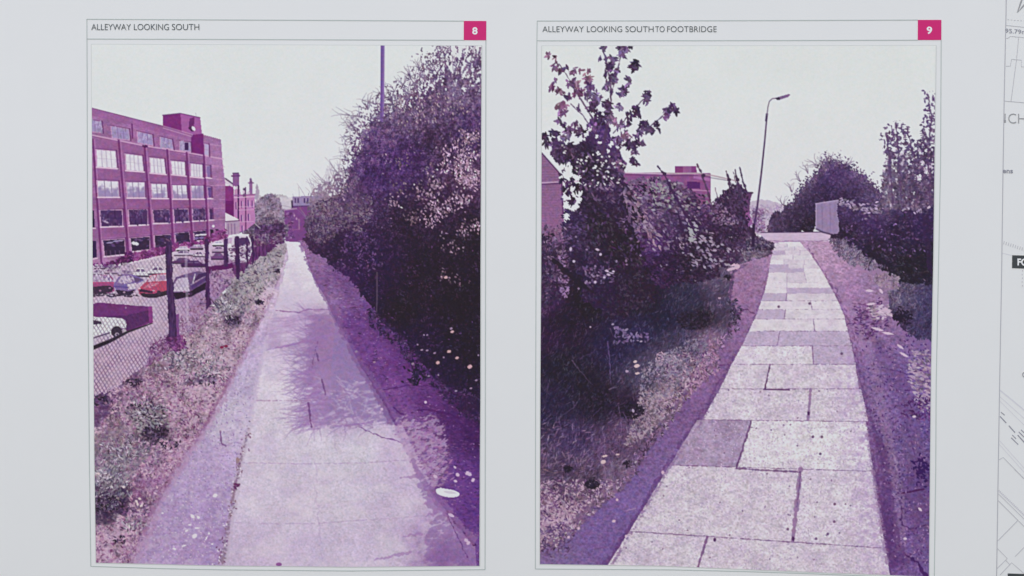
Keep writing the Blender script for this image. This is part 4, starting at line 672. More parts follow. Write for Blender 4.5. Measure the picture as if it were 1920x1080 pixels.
    P.line([(1600, 568), (1630, 575), (1640, 610)], 2, (106, 60, 120), DR, .7, 4); P.line([(1588, 606), (1615, 608), (1640, 604)], 2, (96, 50, 110), DR, .7, 2); P.line([(1660, 690), (1700, 700), (1740, 695)], 1.6, (84, 50, 110), DR, .6, 3)
    P.leaves(P.mask([(1600, 575), (1650, 565), (1665, 610), (1620, 640), (1600, 620)], 6), 170, 4, 1.4, (116, 70, 134), .3, DR, 0, 1.4)
    x, y = P.scatter(P.mask([(1600, 560), (1680, 560), (1745, 640), (1745, 1060), (1680, 1060), (1640, 800)], 6), 420); P.splat(x, y, 2.6, 1.1, RNG.random(420) * 3, np.where((RNG.random((420, 1)) < .4), GP((158, 118, 176)), GP((84, 48, 112))), DR)
    P.splat(1730 + RNG.normal(0, 8, 90), 878 + RNG.normal(0, 12, 90), 4, 1.6, RNG.random(90) * 3, (62, 36, 94), DR)
    P.leaves(P.mask([(1712, 660), (1745, 650), (1745, 780), (1725, 770), (1700, 700)], 8), 260, 4, 1.5, (170, 138, 178), .26, DR, .3, 1.2); P.leaves(P.mask([(1700, 745), (1745, 740), (1745, 790), (1690, 780)], 6), 90, 4, 1.4, (84, 50, 110), .2, DR)
    P.leaves(P.mask([(1625, 575), (1668, 570), (1680, 590), (1640, 600)], 5), 80, 4.5, 1.8, (200, 170, 200), .14, DR, .1, .8)
    for x, y, l, an in ((1633, 570, 9, -.1), (1645, 617, 12, .25), (1665, 625, 12, .2), (1630, 545, 8, .1), (1652, 546, 6, 1), (1688, 650, 8, .6), (1714, 781, 4, 0), (1695, 665, 10, .5), (1725, 955, 5, .8), (1697, 1010, 4, 0), (1658, 1055, 5, 1.2)): P.splat([x], [y], l, 2.4, an, (208, 180, 208), DR)
    # --- crossing path and slabs
    # rows of slabs: near edge, far edge, their ends, the joints and a tint
    ROW = [(456, 463, 1453, 1451, 1502, 1508, [1476], ''), (463, 470, 1451, 1449, 1508, 1515, [1490], ''), (470, 478, 1449, 1447, 1515, 1521, [1472, 1500], 'l'), (478, 487, 1447, 1445, 1521, 1527, [1487], ''), (487, 496, 1445, 1443, 1527, 1533, [1470, 1508], ''), (496, 503.5, 1443, 1442, 1533, 1538, [1478, 1506], 'm'), (503.5, 511, 1442, 1441, 1538, 1543, [1507], 'm'), (511, 530.5, 1441, 1438, 1543, 1553, [(1475.6, 1475.6), (1508, 1512)], ''), (530.5, 540, 1438, 1435, 1553, 1558, [1475.6], ''), (540, 550, 1435, 1432, 1558, 1564, [1475.6], 'r'), (550, 564.5, 1432, 1427, 1564, 1571, [(1475, 1474)], 'l'), (564.5, 580.7, 1427, 1421, 1571, 1578, [(1519.5, 1523)], ''), (580.7, 598.5, 1421, 1414.6, 1578, 1585, [(1473, 1470)], 'l'), (598.5, 621, 1414.6, 1404, 1584, 1590, [(1525, 1528)], ''), (621, 648.8, 1404, 1391, 1590, 1597, [(1462.5, 1457)], 'a'), (648.8, 683.5, 1391, 1372, 1597, 1604, [(1523, 1525)], 'r'), (683.5, 729.5, 1372, 1349, 1603.5, 1611, [(1444, 1433.5)], ''), (729.5, 789.5, 1349, 1316.5, 1614.5, 1628, [(1520, 1514.5)], 's'), (789.5, 880, 1307, 1256, 1624, 1637, [(1409, 1380.5)], 'L'), (880, 1018, 1256, 1180, 1636, 1660, [(1501, 1486)], 's'), (1018, 1180, 1180, 1080, 1660, 1690, [(1326, 1278)], 's')]
    lav = (186, 164, 198); lt = (215, 204, 217)
    for y0, y1, a0, a1, b0, b1, js, tint in ROW:
        lb = P.label('printed_paving_slab')
        sl = lambda y, x: y + (x - 1500) * (.0 if y < 780 else .012 if y < 800 else .03 if y < 900 else .066)   # nearer joints lean a little
        def q(xa, xb, xc, xd): return [(xa, sl(y0, xa)), (xb, sl(y0, xb)), (xc, sl(y1, xc)), (xd, sl(y1, xd))]
        js = [j if isinstance(j, tuple) else (j, j) for j in js]
        xs0 = [a0] + [j[0] for j in js] + [b0]; xs1 = [a1] + [j[1] for j in js] + [b1]
        for k in range(len(xs0) - 1):
            n = len(xs0) - 2
            t = [lt, (211, 197, 214), (218, 209, 219), (207, 192, 210)][RNG.integers(0, 4)]
            if tint == 'a' or (tint == 'l' and k == 0) or (tint == 'r' and k == n) or (tint == 'm' and k == 0): t = lav
            if tint == 'L' and k == 0: t = (164, 136, 176)
            if k: lb = P.label('printed_paving_slab')
            M = P.fill(q(xs0[k], xs0[k + 1], xs1[k + 1], xs1[k]), t, lb, 1.2)
            P.tex(M, .035 * fbm(gu * 22 + k * 9, gv * 2600, 3) + (.05 + .05 * (y1 > 640)) * fbm(P.X / 3., P.Y / 2.2, 2) + .05 * fbm(P.X / 24 + k * 5, P.Y / 13, 3) + .035 * blur(P.grain, .9) * min(max((y1 - 560) / 150, 0), 1))
            P.wash(M * np.clip(1.1 * fbm(P.X / 15 + k * 3, P.Y / 10, 3) + .06, 0, .34) * min(max((y1 - 500) / 150, .2), 1), (190, 166, 203)); P.wash(M * np.clip(1.1 * fbm(P.X / 26 + k * 7 + 30, P.Y / 16, 3), 0, .45) * (.2 if t[0] < 200 else 1), (226, 221, 226))
            if y1 > 640: P.tex(M, .10 * fbm(P.X / 3.6 + 9, P.Y / 2.9, 2) * min(max((y1 - 600) / 150, .4), 1))
            if y1 > 640:
                nn = int(M.sum() / 120); x, y = P.scatter(M, nn); P.splat(x, y, 1.2 + RNG.random(nn) * 1.1, 1, RNG.random(nn) * 3, GP((192, 170, 202)) * (.95 + .12 * RNG.random((nn, 1))))
            if tint == 's' or y1 > 850:
                m2 = M & (fbm(P.X / 30, P.Y / 20, 2) > -.12); nn = int(m2.sum() / 62); x, y = P.scatter(m2, nn); P.splat(x, y, 1.4 + RNG.random(nn) * 1.2, 1, RNG.random(nn) * 3, GP((168, 142, 182)) * (.92 + .22 * RNG.random((nn, 1))), None, .55)
                nn = int(M.sum() / (150 if tint != 'L' or k else 1e9)); x, y = P.scatter(M, nn); P.splat(x, y, 1.6, 1.1, RNG.random(nn) * 3, tuple(min(226, v + 12) for v in t))
                nn = int(M.sum() / 2600); x, y = P.scatter(M, nn); P.splat(x, y, 2, 1.3, RNG.random(nn) * 3, (130, 98, 140))
        # right-hand edge of the near slabs is stained
        if y1 > 660:
            st = np.clip((P.X - (b0 - 70)) / 80, 0, 1) * P.mask(q(a0, b0, b1, a1)); P.wash(st * .75 * np.clip(.35 + 1.2 * fbm(P.X / 8, P.Y / 6, 3), 0, 1), (172, 134, 196))
        w = .8 + max(0, y1 - 500) * .004
        jc = (120, 78, 134) if y1 > 560 else (168, 138, 180)
        P.line([(a1, sl(y1, a1)), ((a1 + b1) / 2, sl(y1, (a1 + b1) / 2)), (b1, sl(y1, b1))], w, jc, None, .85 if y1 > 560 else .7, .7, .8 if y1 < 640 else 0)
        for j in js: P.line([(j[0], sl(y0, j[0])), (j[1], sl(y1, j[1]))], w * (2.3 if y0 in (729.5, 880) else 1.1), (146, 106, 156) if y0 in (729.5, 880) else jc, None, .85, .7)
    P.fray([(1505, 456), (1528, 490), (1554, 531), (1572, 565), (1582, 590), (1592, 625), (1604, 684), (1613, 731), (1627, 789)], [1, 2, 3], (150, 112, 160), .8, 4, .85); P.fray([(1624, 792), (1636, 880), (1650, 968), (1664, 1060)], [4, 5], (150, 116, 166), .8, 5, .8); P.fray([(1441, 510), (1427, 565), (1404, 621), (1372, 684), (1349, 730), (1316, 790), (1256, 876), (1180, 1004), (1146, 1062)], [1, 2, 3, 4], (140, 104, 156), .8, 4.5, .85)
    P.line([(1501, 884), (1494, 950)], 2, (104, 64, 120), None, .7, 2); P.splat([1487, 1516, 1340], [1010, 775, 1012], [5, 4, 4], 3, 1.4, (92, 52, 106)); P.line([(1409, 790), (1395, 835), (1380, 878)], 2.6, (104, 62, 116), None, .8, 2.5)
    P.line([(1442, 690), (1434, 729)], 2.4, (98, 58, 108), None, .8, 2.5); P.line([(1432, 730), (1480, 731)], 2.4, (104, 60, 116)); P.line([(1380, 878), (1440, 882), (1500, 885)], 3, (104, 62, 120), None, .8, 1)
    for x, y in ((1564, 978), (1552, 1001), (1541, 819), (1538, 851), (1524, 819), (1477, 992), (1578, 663), (1530, 1010), (1565, 945), (1460, 575), (1518, 569)): P.splat([x], [y], 2.6, 2.2, 0, (120, 88, 128), leaf=False)
    P.splat([1277], [856], 5, 5, 0, (162, 134, 160), None, .5, leaf=False)
    # --- bush, fence panel, hedge and tree on the right
    bu = P.field([(1450, 420, (92, 70, 108)), (1470, 380, (106, 84, 124)), (1500, 345, (112, 88, 132)), (1550, 310, (108, 82, 136)), (1560, 330, (82, 56, 112)), (1600, 330, (104, 74, 132)), (1640, 350, (100, 76, 124)), (1560, 360, (64, 48, 80)), (1520, 380, (66, 50, 82)), (1480, 410, (66, 50, 76)), (1515, 425, (48, 40, 52)), (1580, 375, (60, 46, 72))], 18)
    BM = P.mask([(1438, 438), (1441, 412), (1450, 398), (1462, 394), (1474, 376), (1486, 372), (1494, 350), (1508, 346), (1518, 326), (1530, 322), (1537, 298), (1547, 286), (1556, 298), (1572, 290), (1586, 304), (1598, 306), (1610, 322), (1626, 328), (1640, 344), (1652, 346), (1660, 362), (1660, 400), (1574, 392), (1530, 386), (1530, 438)], 12)
    dn = np.clip((P.wide(BM, 2) - .38) * 2.2, 0, 1); dn = np.maximum(dn, np.clip((P.Y - 372) / 20, 0, 1) * P.soft(BM, 2)); rd = np.abs(vn(P.X / 4. + 3, P.Y / 6. + 7)) + .55 * np.abs(vn(P.X / 2.7, P.Y / 3.4))
    M = (rd < (.05 + .22 * dn + .8 * dn ** 2.6) * np.clip(P.soft(BM, 5) * 1.8 - .3, 0, 1)) & (P.soft(BM, 2) > .1); bu = bu * .9; P.C[M] = bu[M]; P.L[BM] = BU
    wb = P.wide(BM, 2); rg = (RNG.random(BM.shape) < np.clip((wb - .14) / .5, 0, 1) ** 2) & (P.Y < 385) & (wb < .85); P.leaves(rg, 620, 2.4, 1., (100, 78, 118), .24, BU, 1.3, 2.4)
    P.twigs([(1540 + 7 * i, 306 + abs(i - 3) * 3) for i in range(8)], -1.57, 24, 1.3, (108, 84, 126), BU, 4, .8); P.twigs([(1470, 385), (1485, 360), (1500, 340), (1515, 325), (1530, 310)], -2., 20, 1.2, (112, 88, 124), BU, 5, .8)
    P.leaves(M, 2000, 2.4, .9, bu, .2, BU); P.ruffle(M, .6, 4, 1.2, .2, up=.4)
    P.splat(RNG.uniform(1520, 1590, 7), RNG.uniform(276, 298, 7), 1.6, 1, 1, (186, 178, 192))
    M = P.fill([(1421, 436), (1572, 435.5), (1575, 452), (1500, 453), (1452, 455), (1436, 450)], (202, 174, 206), CR, 1.5); P.tex(M, .05 * fbm(P.X / 10, P.Y / 2, 2)); P.line([(1436, 451.5), (1500, 452.5), (1552, 451)], 1.6, (150, 104, 158), CR, .8, 1); P.line([(1426, 436), (1545, 435)], 1.6, (80, 56, 96), CR)
    P.fill([(1562, 372), (1600, 372), (1600, 440), (1580, 452), (1556, 446)], (58, 44, 68), HG, 2)
    panel = P.fill([(1529, 382), (1545, 380), (1572, 375), (1573, 438), (1556, 439), (1540, 433), (1529, 428)], (150, 124, 170), FPN, 1)
    P.tex(panel, .06 * fbm(P.X / 3, P.Y / 16, 2))
    for x, w in ((1541, 1.6), (1556, 2)): P.line([(x, 382), (x + 1, 436)], w, (122, 96, 144), FPN, .4)
    P.line([(1529, 382), (1572, 375)], 1.6, (186, 160, 204), FPN); P.line([(1530, 429), (1542, 435), (1560, 440)], 3, (66, 46, 80), FPN, .8); P.line([(1530, 382), (1530, 428)], 1.5, (190, 164, 206), FPN, .8)
    hg = P.field([(1590, 400, (72, 52, 92)), (1650, 395, (96, 76, 118)), (1720, 400, (62, 46, 84)), (1640, 420, (66, 44, 92)), (1590, 440, (50, 40, 56)), (1680, 430, (50, 40, 62)), (1640, 470, (48, 41, 54)), (1700, 500, (45, 40, 51)), (1745, 480, (44, 40, 50)), (1735, 430, (60, 44, 82)), (1745, 560, (48, 44, 62)), (1600, 470, (60, 48, 76))], 18)
    HM = P.mask([(1568, 382), (1590, 378), (1620, 374), (1660, 378), (1700, 376), (1780, 372), (1780, 600), (1745, 552), (1720, 548), (1690, 535), (1664, 512), (1624, 492), (1596, 470), (1566, 444), (1574, 430), (1570, 400)], 7)
    P.C[HM] = hg[HM]; P.L[HM] = HG
    P.leaves(HM, 2600, 2.8, 1.2, hg, .16, HG, .2, 2.4, .004, (140, 112, 156)); P.ruffle(HM, np.clip(.45 - (P.Y - 400) / 300, .12, .45), 4.4, up=.35)
    x = RNG.uniform(1575, 1740, 210); P.splat(x, 386 + 7 * np.sin(x / 17.) + RNG.normal(0, 5, 210), 3.6, 1.5, RNG.normal(0, .7, 210), np.clip(GP((140, 118, 152)) * np.exp(RNG.normal(0, .22, (210, 1))), 60, 220), HG)
    x = RNG.uniform(1580, 1740, 150); P.splat(x, RNG.uniform(395, 480, 150), 3, 1.3, RNG.normal(0, .9, 150), np.clip(GP((92, 66, 112)) * np.exp(RNG.normal(0, .25, (150, 1))), 50, 190), HG)
    P.fill([(1727, 376), (1740, 377), (1749, 520), (1738, 500)], (60, 44, 76), HG, 2, .7); P.line([(1728, 378), (1741, 378)], 3, (108, 86, 130), HG)
    TM = P.mask([(1648, 392), (1656, 330), (1664, 290), (1650, 262), (1656, 236), (1672, 228), (1690, 226), (1704, 240), (1718, 262), (1728, 236), (1742, 218), (1738, 190), (1730, 172), (1780, 168), (1780, 392)], 9)
    dn = P.soft(TM, 3) * np.clip(.3 + (P.Y - 225) / 230, .22, .95); rd = np.abs(vn(P.X / 6.2 + 23, P.Y / 7. + 3)) + .6 * np.abs(vn(P.X / 3.4, P.Y / 4. + 8))
    M = (rd < .6 * dn) & (dn > .06) & TM; tf = P.field([(1690, 250, (104, 80, 126)), (1740, 200, (112, 88, 134)), (1680, 300, (104, 82, 122)), (1740, 300, (80, 60, 98)), (1700, 360, (84, 64, 100)), (1670, 360, (116, 94, 128))], 30)
    P.C[M] = tf[M]; P.L[TM] = TR; P.leaves(M, 1300, 3.2, 1.5, tf, .28, TR); P.ruffle(M, .4, 4.5, up=.4)
    P.leaves(TM & ~M & (P.Y > 280), 110, 3, 1.4, (186, 166, 196), .08, TR)
    for pts, w in (([(1745, 380), (1740, 300), (1746, 220), (1740, 180)], 3), ([(1690, 380), (1686, 300), (1680, 232)], 2.4), ([(1674, 380), (1668, 300), (1662, 250)], 3.4), ([(1720, 380), (1716, 300), (1700, 240)], 2)): P.line(pts, w, (92, 66, 108), TR, .85, 2)
    P.splat(RNG.uniform(1728, 1750, 30), RNG.uniform(170, 240, 30), 3.6, 1.7, RNG.random(30) * 3, (98, 74, 124), TR)
    # tufts at the foot of the hedge
    M = P.mask([(1552, 446), (1580, 448), (1620, 480), (1664, 500), (1640, 508), (1612, 500), (1586, 490), (1562, 466)], 6); P.L[M] = GT; P.leaves(M, 700, 3.4, .9, (116, 96, 132), .3, GT, -1.2, 1.8); P.ruffle(M, .3, 4)
    M = P.mask([(1664, 545), (1700, 530), (1780, 540), (1780, 640), (1716, 634), (1690, 612), (1666, 580)], 7); tfc = P.field([(1690, 560, (100, 84, 122)), (1735, 560, (72, 64, 104)), (1690, 600, (62, 50, 76)), (1735, 610, (70, 60, 98)), (1700, 540, (90, 78, 110))], 14)
    P.C[M] = tfc[M]; P.L[M] = GT; P.leaves(M, 1000, 3.6, .9, tfc, .28, GT, -1.1, 2.); P.ruffle(M, .3, 4); P.leaves(P.mask([(1660, 512), (1690, 520), (1680, 545), (1640, 530), (1640, 515)], 5), 160, 3.6, 1.1, (150, 122, 152), .26, GT)
    P.splat(1690 + RNG.normal(0, 8, 60), 594 + RNG.normal(0, 7, 60), 4, 1.6, RNG.random(60) * 3, (48, 38, 58), GT)
    # --- trellis and climber
    cl = P.field([(1190, 345, (150, 110, 160)), (1220, 350, (136, 108, 156)), (1245, 375, (120, 98, 138)), (1215, 400, (100, 70, 120)), (1200, 440, (90, 56, 104)), (1230, 450, (84, 54, 112)), (1260, 400, (98, 70, 116)), (1280, 380, (104, 78, 118)), (1300, 420, (66, 48, 82)), (1330, 410, (88, 58, 102)), (1365, 380, (72, 52, 82)), (1390, 400, (62, 46, 70)), (1350, 430, (58, 44, 66)), (1310, 460, (54, 44, 62)), (1240, 500, (58, 40, 70)), (1290, 490, (50, 41, 56)), (1360, 470, (70, 52, 80)), (1400, 450, (80, 60, 92)), (1400, 480, (110, 84, 122))], 18)
    CM = P.mask([(1172, 338), (1200, 336), (1232, 330), (1262, 340), (1290, 352), (1312, 376), (1332, 394), (1346, 376), (1362, 356), (1372, 340), (1388, 346), (1402, 372), (1404, 402), (1412, 440), (1430, 452), (1420, 470), (1392, 490), (1352, 500), (1345, 520), (1240, 540), (1205, 520), (1180, 430)], 8)
    wl = np.clip((P.Y - 350) / 50, 0, 1); cl = cl * .84 + GP((4., 1, 4)); K = CM & ((P.Y > 395) | (np.abs(vn(P.X / 7. + 3, P.Y / 7.)) < .24 + .35 * wl) | ((P.X > 1262) & (P.Y > 350))); P.C[K] = cl[K]; P.L[CM] = CL
    P.leaves(K, 3800, 3.2, 1.4, cl, .26, CL, .4, 2., .02, (160, 138, 170)); P.ruffle(K, .45, 5, up=.4)
    P.leaves(P.mask([(1200, 338), (1290, 345), (1300, 400), (1270, 470), (1210, 470), (1195, 400)], 6), 130, 4.2, 1.7, (134, 106, 146), .22, CL, .4, 1.6)
    P.leaves(P.mask([(1215, 335), (1262, 360), (1256, 390), (1225, 380)], 6), 50, 4.4, 2., (148, 146, 152), .16, CL, .4, 1.6)
    tm = P.mask([(1180, 345), (1215, 338), (1232, 330), (1262, 345), (1290, 352), (1312, 366), (1332, 372), (1334, 400), (1200, 400)], 8) & (P.n1 > -.12); P.leaves(tm, 300, 3.6, 1.5, (92, 60, 102), .3, CL, .5, 1.6); P.leaves(tm, 150, 3.6, 1.5, (64, 44, 76), .25, CL, .5, 1.6); P.leaves(tm, 60, 4, 1.7, (150, 136, 156), .2, CL, .5, 1.4)
    P.leaves(P.mask([(1290, 420), (1345, 440), (1360, 500), (1300, 500), (1270, 450)], 8), 90, 3.8, 1.5, (140, 114, 152), .26, CL, .6, 1.4); P.splat(RNG.normal(1330, 26, 30), RNG.normal(460, 24, 30), 4.4, 2, RNG.normal(.4, .5, 30), (158, 140, 168), CL); P.splat(RNG.normal(1300, 7, 14), RNG.normal(438, 9, 14), 5, 2.4, RNG.normal(.4, .7, 14), (164, 160, 170), CL)
    for pts, w, c in (([(1233, 312), (1246, 328), (1262, 362), (1290, 410), (1310, 450)], [2, 4, 4, 3], (70, 46, 84)), ([(1307, 308), (1316, 328), (1326, 356), (1336, 392)], [2.6, 4], (88, 62, 96)), ([(1264, 402), (1272, 402), (1282, 440), (1286, 475)], [3, 5], (62, 42, 74)), ([(1362, 321), (1367, 340), (1370, 385)], [2, 4, 3], (80, 58, 88)), ([(1379, 318), (1382, 336), (1390, 370)], [1.6, 4, 3], (78, 56, 88)), ([(1387, 313), (1390, 330), (1398, 356), (1400, 372)], [1.6, 4, 6], (76, 54, 88)), ([(1341, 352), (1346, 372)], 1.4, (130, 106, 136)), ([(1355, 358), (1366, 372)], 1.6, (140, 118, 146)), ([(1375, 322), (1384, 360)], 1.6, (110, 84, 116))): P.line(pts, w, c, CL, .95, 1)
    P.line([(1245, 325), (1310, 325), (1340, 330), (1384, 340)], 2.6, (176, 146, 164), CL, .9); P.line([(1246, 329), (1310, 329.5), (1368, 339)], 1.2, (92, 62, 104), CL, .8); P.splat([1246, 1319, 1367, 1383], [326, 329, 337, 337], 4, 3.4, 0, (74, 52, 84), CL, leaf=False)
    P.fill([(1397, 361), (1411, 362), (1406, 376), (1405, 402), (1397, 410), (1392, 380)], (104, 66, 110), CL, 1.5); P.line([(1396, 361), (1411, 361.5)], 3, (78, 54, 84), CL); P.fill([(1396, 398), (1404, 396), (1412, 420), (1404, 426)], (150, 84, 150), CL, 2)
    P.leaves(P.mask([(1355, 360), (1400, 352), (1404, 440), (1350, 460), (1335, 410)], 6), 420, 3.2, 1.3, (60, 44, 70), .26, CL, 1.2, 1.6); P.leaves(P.mask([(1330, 376), (1350, 380), (1390, 420), (1340, 420)], 6), 90, 3, 1.3, (130, 96, 140), .2, CL)
    M = P.mask([(1404, 448), (1426, 444), (1440, 452), (1454, 464), (1448, 474), (1420, 484), (1400, 488), (1392, 470)], 5); P.leaves(M, 420, 3.4, 1.2, (112, 92, 122), .28, BK); P.leaves(M & (P.Y < 470), 120, 3.2, 1.2, (62, 50, 74), .2, BK)
    P.leaves(P.mask([(1192, 352), (1240, 470), (1230, 480), (1188, 380)], 3), 22, 5, 1.5, (170, 124, 156), .2, CL, 1., .8); P.leaves(P.mask([(1195, 400), (1230, 430), (1245, 460), (1205, 430)], 3), 16, 6, 2., (160, 128, 164), .16, CL, .7, .8)
    # --- tree on the left: dark mass, ragged sky holes, bunches of hanging pointed leaves
    td = P.field([(1040, 262, (86, 62, 104)), (1070, 280, (58, 46, 66)), (1100, 300, (48, 40, 52)), (1130, 230, (74, 50, 108)), (1110, 210, (92, 66, 126)), (1150, 260, (84, 58, 112)), (1170, 300, (92, 64, 116)), (1130, 330, (50, 41, 54)), (1170, 380, (54, 42, 60)), (1120, 420, (47, 40, 50)), (1170, 460, (47, 40, 50)), (1080, 460, (56, 44, 68)), (1060, 400, (62, 46, 80)), (1200, 520, (52, 42, 58)), (1110, 520, (54, 42, 68)), (1110, 380, (52, 42, 60)), (1140, 360, (64, 44, 82))], 16)
    TMk = P.mask([(1030, 268), (1044, 258), (1062, 270), (1084, 268), (1100, 262), (1112, 236), (1128, 216), (1140, 230), (1148, 262), (1164, 286), (1172, 300), (1168, 306), (1166, 310), (1170, 330), (1184, 352), (1192, 380), (1204, 410), (1192, 430), (1202, 470), (1214, 510), (1240, 560), (1150, 600), (1090, 560), (1092, 520), (1066, 480), (1052, 440), (1056, 420), (1078, 400), (1090, 372), (1086, 340), (1068, 312), (1040, 300)], 9)
    P.C[TMk] = (td * GP((1.02, .94, 1.02)))[TMk]; P.L[TMk] = TRE
    P.leaves(TMk, 3000, 3.4, 1.5, td, .2, TRE, 1., 2.6); P.ruffle(TMk, np.clip(.55 - (P.Y - 280) / 250, .14, .5), 5, up=.4)
    def bunch(x, y, r, n, col, dk=.22, L=8., W=2.4):
        a = RNG.normal(1.45, .95, n) + np.where(RNG.random(n) < .3, 3.1, 0); q = r * np.sqrt(RNG.random(n)); t = RNG.random(n) * 6.28
        px = x + np.cos(t) * q + np.cos(a) * L * .4; py = y + np.sin(t) * q + np.sin(a) * L * .4
        c = np.clip(GP(col) * np.exp(RNG.normal(0, dk, (n, 1))) + RNG.normal(0, 4, (n, 3)), 38, 214)
        P.splat(px, py, L * (.55 + .6 * RNG.random(n)), W * (.7 + .6 * RNG.random(n)), a, c, TRE)
    stem = (84, 58, 96)
    for pts, w in (([(1128, 300), (1138, 240), (1146, 190), (1144, 150), (1136, 110), (1126, 82)], [6, 4, 3, 2]), ([(1130, 290), (1110, 220), (1085, 180), (1062, 140), (1048, 120)], [4, 2.4, 1.4]), ([(1120, 260), (1092, 215), (1070, 195)], [2, 1.2]), ([(1150, 290), (1180, 262), (1215, 240), (1245, 215), (1262, 200)], [3.4, 2, 1.4]), ([(1146, 180), (1156, 140), (1166, 95)], [2.4, 1.6]), ([(1136, 280), (1146, 300), (1150, 310)], 3), ([(1150, 250), (1180, 215), (1212, 180)], [2, 1.2]), ([(1120, 250), (1126, 280)], 4)): P.line(pts, w, stem, TRE, .95, 1)
    red, vio, drk = (134, 96, 124), (102, 78, 118), (74, 54, 86)
    for x, y, r, n, col in ((1028, 104, 3, 6, red), (1040, 108, 2, 4, red), (1042, 124, 6, 14, (126, 88, 124)), (1052, 132, 5, 12, (112, 80, 118)), (1062, 126, 3, 5, drk), (1074, 132, 5, 9, (124, 90, 130)), (1086, 135, 2, 4, red), (1100, 134, 5, 7, (156, 110, 136)), (1103, 148, 7, 20, (134, 96, 124)), (1108, 162, 7, 22, (86, 58, 100)), (1033, 162, 5, 11, (128, 80, 122)), (1040, 152, 3, 4, vio), (1050, 170, 6, 13, (122, 88, 114)), (1070, 156, 7, 22, (104, 74, 114)), (1082, 158, 5, 13, (140, 104, 128)), (1084, 174, 8, 22, (122, 80, 120)), (1066, 182, 5, 13, (96, 66, 108)), (1056, 196, 6, 14, (130, 84, 124)), (1046, 198, 3, 6, red), (1054, 211, 7, 17, (116, 76, 120)), (1048, 225, 5, 8, vio), (1056, 232, 5, 8, drk), (1078, 232, 5, 9, (108, 76, 116)), (1084, 203, 2, 4, vio), (1102, 178, 7, 20, vio), (1118, 182, 9, 30, (114, 92, 132)), (1112, 200, 10, 36, drk), (1138, 198, 8, 30, drk), (1140, 214, 8, 28, vio), (1126, 222, 12, 50, drk), (1110, 236, 9, 30, (100, 68, 118)), (1160, 200, 5, 9, (118, 98, 138)), (1150, 228, 8, 18, (126, 92, 128)), (1166, 238, 8, 18, vio), (1172, 256, 8, 24, (130, 92, 128)), (1158, 262, 9, 28, (104, 76, 124)), (1182, 270, 8, 26, drk), (1188, 284, 6, 14, vio), (1138, 110, 2, 4, vio), (1144, 122, 4, 10, drk), (1150, 112, 5, 16, vio), (1124, 108, 2, 3, vio), (1131, 90, 3, 5, vio), (1136, 86, 2, 4, drk), (1166, 100, 6, 17, vio), (1162, 92, 4, 9, drk), (1172, 90, 6, 16, vio), (1182, 84, 4, 9, drk), (1145, 128, 5, 18, drk), (1156, 132, 5, 10, vio), (1148, 145, 6, 22, drk), (1152, 150, 6, 16, vio), (1134, 138, 3, 5, drk), (1138, 160, 6, 12, vio), (1170, 168, 7, 26, drk), (1164, 176, 4, 7, vio), (1190, 122, 7, 22, drk), (1186, 128, 4, 9, drk), (1192, 115, 3, 6, drk), (1178, 148, 4, 9, vio), (1178, 158, 2, 4, vio), (1214, 174, 5, 13, drk), (1210, 182, 4, 9, vio), (1212, 190, 4, 7, vio), (1192, 204, 6, 16, drk), (1196, 212, 5, 12, drk), (1180, 216, 6, 15, drk), (1178, 230, 3, 7, drk), (1207, 234, 8, 24, drk), (1216, 242, 6, 16, vio), (1200, 246, 6, 13, vio), (1224, 246, 3, 6, drk), (1233, 234, 5, 9, drk), (1236, 242, 3, 4, drk), (1248, 216, 6, 13, (112, 78, 126)), (1262, 198, 6, 14, (98, 70, 116)), (1256, 206, 5, 10, drk), (1268, 208, 4, 6, drk), (1248, 202, 3, 4, vio), (1192, 262, 7, 18, drk), (1204, 268, 4, 8, vio), (1186, 300, 5, 12, drk), (1192, 306, 3, 5, drk), (1160, 308, 7, 18, (136, 92, 134)), (1168, 322, 5, 12, vio), (1022, 256, 5, 12, drk), (1026, 268, 6, 14, drk), (1040, 252, 8, 18, drk), (1068, 244, 8, 22, (100, 72, 112)), (1088, 246, 9, 24, drk), (1060, 258, 8, 16, (120, 100, 138)), (1044, 290, 6, 16, drk), (1050, 300, 5, 10, drk), (1074, 300, 8, 18, (52, 42, 58)), (1094, 320, 8, 24, (52, 42, 58)), (1060, 320, 3, 6, drk), (1054, 335, 5, 14, drk), (1066, 350, 3, 6, drk), (1062, 300, 6, 12, drk), (1078, 316, 6, 14, (56, 44, 64)), (1070, 340, 6, 12, drk), (1080, 352, 7, 16, (56, 44, 64)), (1064, 362, 5, 10, drk), (1072, 376, 6, 14, (58, 44, 70)), (1058, 352, 4, 7, drk), (1056, 372, 4, 7, vio), (1066, 396, 5, 10, drk)):
        bunch(x, y, r, n, col, .2, 6.2 if n < 26 else 6.8, 2.)
    for x, y, r, n in ((1066, 312, 7, 20), (1062, 322, 5, 14), (1084, 332, 5, 12), (1052, 332, 3, 5), (1074, 354, 4, 9), (1060, 370, 5, 13), (1058, 384, 3, 6), (1068, 388, 2, 3), (1076, 389, 3, 4), (1125, 267, 3, 5), (1118, 256, 3, 6), (1144, 270, 5, 12), (1122, 288, 3, 4), (1140, 284, 3, 5), (1168, 244, 4, 8), (1096, 262, 2, 3), (1130, 214, 2, 3), (1153, 252, 3, 5), (1115, 315, 2, 3), (1124, 318, 2, 3), (1186, 260, 4, 6), (1106, 242, 3, 3), (1172, 205, 4, 6), (1093, 344, 2, 2)):
        a = RNG.random(n) * 6.28; q = np.sqrt(RNG.random(n)) * r; P.splat(x + np.cos(a) * q, y + np.sin(a) * q, 2.6, 1.9, RNG.random(n) * 3, (219, 218, 222))
